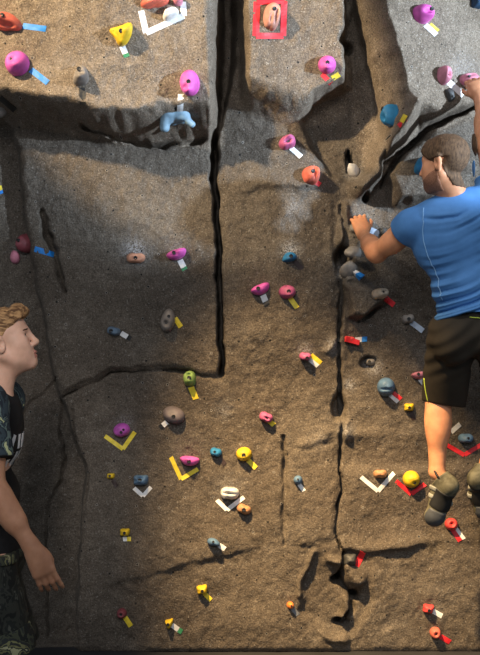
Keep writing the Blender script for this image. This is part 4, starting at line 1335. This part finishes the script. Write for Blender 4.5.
# =================================================================== the young man looking up
def build_watcher():
    Y0 = -1.0
    WK = 1.06
    hc = P(5, 343.5, Y0)
    th = math.radians(14)
    fd, up = np.array([math.cos(th), .10, math.sin(th)]), np.array([-math.sin(th), 0, math.cos(th)])
    c7 = P(-22, 384, Y0)
    shn, shf = P(-15, 407, Y0 - .180), P(2, 404, Y0 + .180)
    eln, wrn = P(-5, 492, -1.25), P(33, 549, -1.26)
    elf, wrf = P(-12, 492, -.72), P(-10, 545, -.70)
    hipn, hipf = P(-10, 567, Y0 - .09), P(-10, 567, Y0 + .09)
    knn, knf = P(6, 648, Y0 - .11), P(12, 645, Y0 + .12)
    ann, anf = P(-12, 0, Y0 - .11), P(-4, 0, Y0 + .14)
    ann[2] = anf[2] = .085
    lo = np.array([hc[0] - .36, -1.42, -.01])
    hi = np.array([hc[0] + .42, -.58, hc[2] + .19])
    F = Field(lo, hi, .0042)
    px_ = lambda x, y: P(x, y, Y0)
    axt = (np.array([.26, .966, 0]), np.array([.964, -.259, .06]), np.array([-.06, 0, 1.0]))
    F.add(ell(px_(-11, 432), (.178, .108, .165), axt), .02)
    F.add(ell(px_(-11, 408), (.165, .088, .08), axt), .04)
    F.add(ell(px_(-11, 500), (.148, .098, .15), axt), .06)
    F.add(ell(px_(-15, 556), (.158, .110, .105), axt), .05)
    F.add(cap(c7 + np.array([.025, 0, -.03]), hc + np.array([-.045, 0, -.055]), .062, .056), .03)
    F.add(cap(px_(2, 392), hc + np.array([.012, 0, -.085]), .040, .040), .04)
    for s_ in (shn, shf):
        F.add(cap(c7 + np.array([.02, 0, -.045]), s_, .05, .055), .05)
        F.add(ell(s_, (.068, .068, .070)), .04)
    for s_, e_, w_ in ((shn, eln, wrn), (shf, elf, wrf)):
        F.add(cap(s_, e_, .054, .042), .03)
        F.add(ell(s_ * .45 + e_ * .55, (.05, .047, .10), (np.array([1, 0, 0]), np.array([0, 1, 0]), s_ - e_)), .03)
        F.add(cap(e_, w_, .045, .027), .02)
        F.add(cap(e_ * .88 + w_ * .12, e_ * .5 + w_ * .5, .050, .042), .03)
    for h_, kn, an in ((hipn, knn, ann), (hipf, knf, anf)):
        F.add(cap(h_, kn, .086, .056), .04)
        F.add(cap(kn, an, .052, .036), .03)
        F.add(ell(kn * .68 + an * .32 + np.array([-.022, 0, 0]), (.05, .05, .11)), .03)
        F.add(cap(an + np.array([-.03, 0, -.045]), an + np.array([.15, 0, -.055]), .034, .026), .03)
    head(F, hc, fd, up, WK)
    f_ = nrm(fd); u_ = nrm(up - f_ * np.dot(up, f_)); s__ = np.cross(u_, f_)
    hax = (f_, s__, u_)
    hand(F, wrn, np.array([.40, .06, -.91]), np.array([.22, -.95, .02]), np.array([.88, .15, .50]),
         ((.12, .32, .25), (.22, .42, .3), (.28, .45, .3), (.25, .35, .25)), ((.92, .25, -.12), (1, -.18, -.05), (1, -.32, -.05)), 1.06, .05)
    hand(F, wrf, np.array([.55, 0, -.85]), np.array([-.30, .95, -.25]), np.array([.85, .15, .55]),
         ((.6, .6, .4), (.6, .6, .4), (.6, .6, .4), (.6, .5, .4)), ((.85, .5, -.30), (1, .1, -.25), (1, -.1, -.3)), 1.0, .05)
    base_ = np.array([px_(-10, 0)[0], Y0, 0.0])
    root = empty('person', base_)
    tag(root, 'sandy-haired young man in camouflage at lower left, looking up at the climber', 'person')
    bo = body_obj('body', F, SKIN_P, root)
    # lips
    bo.data.materials.append(LIPM)
    co = np.zeros(len(bo.data.polygons) * 3)
    bo.data.polygons.foreach_get('center', co)
    rel = (co.reshape(-1, 3) + base_ - hc) / WK
    a, b_, c_ = rel @ hax[0], rel @ hax[1], rel @ hax[2]
    lipf = (a > .092) & (np.abs(b_) < .024) & (c_ > -.079) & (c_ < -.050)
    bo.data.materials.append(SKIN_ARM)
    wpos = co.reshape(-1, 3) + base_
    armf = (np.abs(wpos[:, 1] - Y0) > .13) & (wpos[:, 2] < px_(0, 440)[2]) & (wpos[:, 2] > .6)  # arms take a darker skin tone than the face
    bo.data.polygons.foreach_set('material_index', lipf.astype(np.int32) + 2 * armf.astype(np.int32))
    lo_h, hi_h = hc - .19, hc + .19
    G = F.crop(lo_h, hi_h)
    # --- hair: cropped sides, loose wavy top
    S = F.crop(lo_h, hi_h)
    a, b_, c_ = local(S, hc, hax, WK)
    xx, yy, zz_ = S.all()
    bx = 0 * xx + 0 * yy + 0 * zz_
    skull = smin(ell(hc + (hax[0] * -.014 + hax[2] * .032) * WK, (.105, .083, .094), hax)[0](xx, yy, zz_), ell(hc + (hax[0] * .052 + hax[2] * .045) * WK, (.039, .061, .055), hax)[0](xx, yy, zz_), .03)
    curl = fbm(xx * 42 + bx, yy * 34 + bx, zz_ * 34 + bx, 4, 3)
    thick = .0015 + .015 * sstep(.05, .100, c_) * sstep(.12, .06, np.abs(b_)) + .010 * sstep(.03, .09, a) * sstep(.05, .09, c_)
    line = np.where(a < -.03, -.055 + .2 * (a + .03), np.where(a < .0, -.055 + (a + .03) * 2.4, np.where(a < .03, .017 + a * 1.1, .050 + (a - .03) * .45)))
    fr = ell(hc + (hax[0] * .070 + hax[2] * .098) * WK, (.036, .052, .026), hax)[0](xx, yy, zz_)
    thick = np.where(fr < skull, .012, thick)
    skull = smin(skull, fr, .02)
    S.D = smax(skull - thick - (.0020 + .42 * np.maximum(thick - .004, 0)) * curl, line + .006 * curl - c_, .005).astype(np.float32)
    body_obj('hair', S, HAIR_G, root)
    for s_ in (-1, 1):
        ec = hc + (hax[0] * .0730 + hax[1] * .031 * s_ + hax[2] * .012) * WK
        eo = ball('eye', ec, (.012, .0125, .0125), hax, EYEW, root, base_)
        ball('iris', ec + nrm(hax[0] + .25 * hax[2]) * .0068, (.0068, .0078, .0078), hax, IRIS, eo, base_)
        S = G.like()
        a, b_, c_ = local(S, hc, hax, WK)
        box = np.maximum(np.maximum(np.abs(b_ - .033 * s_) - .019, np.abs(c_ - .0315 + .10 * (np.abs(b_) - .03) ) - .0042), .06 - a)
        S.D = smax(S.D - .0022, box, .004).astype(np.float32)
        body_obj('eyebrow', S, BROW, root)
    # --- t-shirt: black body
    CAMO = patterned('camouflage_cloth', [(0, (.012, .014, .013)), (.43, (.05, .055, .035)), (.50, (.022, .025, .024)), (.56, (.16, .155, .07)), (.61, (.03, .034, .03)), (.66, (.33, .32, .18))], 13, .85, 4, 1.2)
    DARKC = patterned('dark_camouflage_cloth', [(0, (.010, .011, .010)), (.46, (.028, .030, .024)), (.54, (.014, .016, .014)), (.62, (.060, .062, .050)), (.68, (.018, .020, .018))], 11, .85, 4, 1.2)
    SLV = patterned('blotched_sleeve_cloth', [(0, (.012, .016, .022)), (.42, (.03, .045, .055)), (.50, (.014, .020, .028)), (.57, (.10, .14, .13)), (.61, (.02, .03, .04)), (.66, (.38, .40, .22))], 12, .85, 4, 1.0)
    BLK = plain('black_cotton', (.012, .012, .013), .85, .2, 30, .2, None, .2, 0, 600)
    WHT = plain('white_screen_print', (.62, .62, .62), .7, .12, 120)
    S = Field([lo[0], lo[1], px_(0, 590)[2]], [hi[0], hi[1], px_(0, 350)[2]], .005)
    Q = lambda p: S.add(p, .045)
    Q(ell(px_(-11, 430), (.192, .120, .175), axt)); Q(ell(px_(-11, 406), (.176, .102, .09), axt)); Q(ell(px_(-11, 500), (.170, .112, .16), axt)); Q(ell(px_(-15, 548), (.188, .140, .12), axt))
    Q(cap(c7 + np.array([.02, 0, -.05]), shn, .060, .066)); Q(cap(c7 + np.array([.02, 0, -.05]), shf, .060, .066))
    S.warp(lambda X, Y, Z: .008 * fbm(X * 5, Y * 5, Z * 9, 6, 2))
    X, Y, Z = S.all()
    S.D = smax(S.D, px_(0, 566)[2] - Z - .1 * (X - hc[0]), .008)
    S.D = smax(S.D, -cap(c7 + np.array([.04, 0, -.04]), hc + np.array([0, 0, -.02]), .068, .07)[0](X, Y, Z), .008).astype(np.float32)
    so = body_obj('t_shirt', S, BLK, root)
    for sh_, e_ in ((shn, eln), (shf, elf)):
        t = Field(np.minimum(sh_, e_) - .13, np.maximum(sh_, e_) + .13, .005)
        dn = nrm(e_ - sh_)
        sg = np.sign(sh_[1] - Y0)
        t.add(cap(sh_ - dn * .02, e_, .084, .078), .03)
        t.add(cap(sh_ + np.array([-.01, -sg * .07, .018]), sh_, .060, .080), .04)
        X, Y, Z = t.all()
        t.warp(lambda X, Y, Z: .007 * fbm(X * 6, Y * 6, Z * 8, 7, 2))
        t.D = smax(t.D, half(X, Y, Z, sh_ + (e_ - sh_) * .63, dn), .006)
        t.D = smax(t.D, -cap(c7 + np.array([.04, 0, -.04]), hc, .068, .07)[0](X, Y, Z), .008).astype(np.float32)
        slo = body_obj('sleeve', t, SLV, so)
        # black hem band
        t.D = smax(t.D - .002, half(X, Y, Z, sh_ + (e_ - sh_) * .615, -dn), .003).astype(np.float32)
        hb = Field.mesh(t, 1)
        mesh_obj('hem', hb[0] - base_, hb[1], BLK, slo)
    # white block print on the chest (two rows of letter-like strokes)
    letters = []
    def st(u0, v0, u1, v1, wd=.017): letters[-1].append((u0, v0, u1, v1, wd))
    z_t, z_b = px_(0, 434)[2], px_(0, 467)[2]
    hh = (z_t - z_b)
    for row, glyphs in ((0, ('I', 'V', 'I', 'N')), (1, ('L', 'U', 'I', 'C'))):
        zt = z_t - row * hh * .53; zb = zt - hh * .44
        for gi, g_ in enumerate(glyphs):
            y0 = -1.150 + gi * .066; y1 = y0 + .048; ym = (y0 + y1) / 2
            letters.append([])
            if g_ == 'I': st(ym, zt, ym, zb, .016)
            if g_ == 'V': st(y0, zt, ym, zb); st(y1, zt, ym, zb)
            if g_ == 'N': st(y0, zt, y0, zb); st(y1, zt, y1, zb); st(y0, zt, y1, zb)
            if g_ == 'L': st(y0, zt, y0, zb); st(y0, zb + .006, y1, zb + .006)
            if g_ == 'U': st(y0, zt, y0, zb); st(y0, zb + .006, y1, zb + .006); st(y1, zt, y1, zb)
            if g_ == 'C': st(y0, zt, y0, zb); st(y0, zb + .006, y1, zb + .006); st(y0, zt - .006, y1, zt - .006)
    for strokes in letters:
        vs_, fs = [], []
        for (u0, v0, u1, v1, wd) in strokes:
            a_ = np.array([u0, v0]); b2 = np.array([u1, v1]); dd = (b2 - a_) / np.linalg.norm(b2 - a_); pp = np.array([-dd[1], dd[0]]) * wd / 2
            n = 6
            rows_ = []
            for i in range(n + 1):
                for sgn in (-1, 1):
                    q = a_ + (b2 - a_) * i / n + pp * sgn
                    xh = hc[0] + .3
                    while xh > hc[0] - .25 and S.sample(np.array([xh, q[0], q[1]])) > .0015: xh -= .0015
                    rows_.append(np.array([xh + .0015, q[0], q[1]]))
            k0 = len(vs_)
            vs_ += [p - base_ for p in rows_] + [p - base_ - np.array([.004, 0, 0]) for p in rows_]
            M_ = len(rows_)
            for i in range(n):
                q = k0 + i * 2
                fs += [(q, q + 1, q + 3, q + 2), (q, q + 2, q + M_ + 2, q + M_), (q + 1, q + M_ + 1, q + M_ + 3, q + 3)]
        mesh_obj('printed_letter', vs_, fs, WHT, so, smooth=False)
    # --- shorts: dark upper, olive camouflage cuff
    def leg_field(mask, grow=0):
        t = Field(np.array([lo[0], lo[1], .2]), np.array([hi[0], hi[1], px_(0, 535)[2]]), .005)
        t.add(ell(px_(-11, 560), (.178, .128, .11), axt), .03)
        for h_, kn in ((hipn, knn), (hipf, knf)):
            t.add(cap(h_, kn + (kn - h_) * .1, .108, .104), .02)
        X, Y, Z = t.all()
        bx = 0 * X + 0 * Y + 0 * Z
        def wr(X, Y, Z):
            wob = fbm(X * 5, Y * 5, Z * 6, 16, 3)
            return .013 * wob + .0018 * np.sin((Z + .55 * X) / .07 * 2 * math.pi + 3.5 * wob)
        t.warp(wr)
        t.D -= grow
        t.D = smax(t.D, mask(X, Y, Z) + bx, .006).astype(np.float32)
        return t
    z1 = px_(0, 622)[2]; z2 = px_(0, 648)[2]
    xk = px_(10, 0)[0]
    so = body_obj('shorts', leg_field(lambda X, Y, Z: np.maximum(z1 - Z + .25 * (X - xk), Z - px_(0, 549)[2])), DARKC, root)
    cf = body_obj('cuff', leg_field(lambda X, Y, Z: np.maximum(np.maximum(z2 - Z + .30 * (X - xk), Z - z1 - .25 * (X - xk) - .006), Y - Y0), .006), CAMO, so)
    cf['label'] = 'olive camouflage cuff'
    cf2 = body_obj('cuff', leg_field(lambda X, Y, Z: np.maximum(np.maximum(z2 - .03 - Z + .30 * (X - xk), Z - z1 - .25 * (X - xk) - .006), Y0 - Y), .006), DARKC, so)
    belt = body_obj('shirt_tail', leg_field(lambda X, Y, Z: np.maximum(px_(0, 557)[2] - Z, Z - px_(0, 548)[2]), .008), CAMO, so)
    # --- shoes
    for an in (ann, anf):
        t = Field(an + np.array([-.12, -.10, -.10]), an + np.array([.26, .10, .09]), .005)
        t.add(cap(an + np.array([-.035, 0, -.040]), an + np.array([.15, 0, -.048]), .044, .036), .03)
        t.add(cap(an + np.array([.06, 0, -.045]), an + np.array([.15, 0, -.050]), .048, .042, (np.array([0, 0, 1]), .7)), .03)
        t.add(cap(an + np.array([-.01, 0, .02]), an + np.array([-.01, 0, -.04]), .048, .046), .03)
        X, Y, Z = t.all()
        t.D = smax(t.D, .004 - Z + 0 * X + 0 * Y, .006)
        src = t.D.copy()
        t.D = smax(t.D, Z - an[2] - .03 + 0 * X, .006).astype(np.float32)
        sh = body_obj('shoe', t, BLK, root)
        t.D = smax(src - .004, Z - .022 + 0 * X, .004).astype(np.float32)
        t.D = smax(t.D, .001 - Z, .003).astype(np.float32)
        body_obj('sole', t, RUBBER, sh)


build_watcher()
# ------------------------------------------------------------------ light
def spot(name, loc, target, energy, color, angle, blend, size):
    ld = bpy.data.lights.new(name, 'SPOT')
    ld.energy, ld.color = energy, color
    ld.spot_size, ld.spot_blend = math.radians(angle), blend
    ld.shadow_soft_size = size
    o = bpy.data.objects.new(name, ld)
    o.location = loc
    o.rotation_euler = (Vector(target) - Vector(loc)).to_track_quat('-Z', 'Y').to_euler()
    COL.objects.link(o)
    return o
spot('spot_light', (-3.2, -3.4, 5.0), (-.64, -.3, 3.20), 2500, (1, .76, .45), 20.5, .25, .10)
spot('spot_light', (4.0, -2.5, 2.85), (.64, -.1, 2.85), 2000, (.66, .82, 1), 25, .40, .06)
spot('spot_light', (-1.2, -2.3, 4.9), (.60, 0, .12), 4600, (1, .68, .33), 24, .9, .10)
spot('spot_light', (-.3, -7.0, 4.9), (0, -.5, 1.5), 460, (.97, .97, 1), 40, .8, .6)  # added broad fill from behind the camera, source unseen
spot('spot_light', (-.75, -6.2, 3.6), (-.95, -1.0, 1.35), 520, (1, .93, .86), 13, 1, .35)  # added narrow spot to brighten the young man's face
spot('spot_light', (-.1, -2.3, 5.3), (1.0, -.5, 1.95), 420, (1, .95, .88), 17, 1, .55)  # added overhead spot, brings out the folds of the climber's shirt
w = bpy.data.worlds.new('hall_ambience')
scene.world = w
w.use_nodes = True
bg = w.node_tree.nodes['Background']
bg.inputs['Color'].default_value = (.82, .90, 1, 1)
bg.inputs['Strength'].default_value = .36
# ------------------------------------------------------------------ camera
cd = bpy.data.cameras.new('camera')
cd.sensor_fit = 'VERTICAL'
cd.sensor_height = 36
cd.lens = FPX / 655 * 36
cam = bpy.data.objects.new('camera', cd)
cam.location = (0, -DIST, CAMZ)
cam.rotation_euler = (math.pi / 2, 0, 0)
COL.objects.link(cam)
scene.camera = cam
vs = scene.view_settings
vs.view_transform = 'Standard'
vs.look = 'None'
vs.gamma = 1
vs.exposure = 0
vs.use_curve_mapping = False
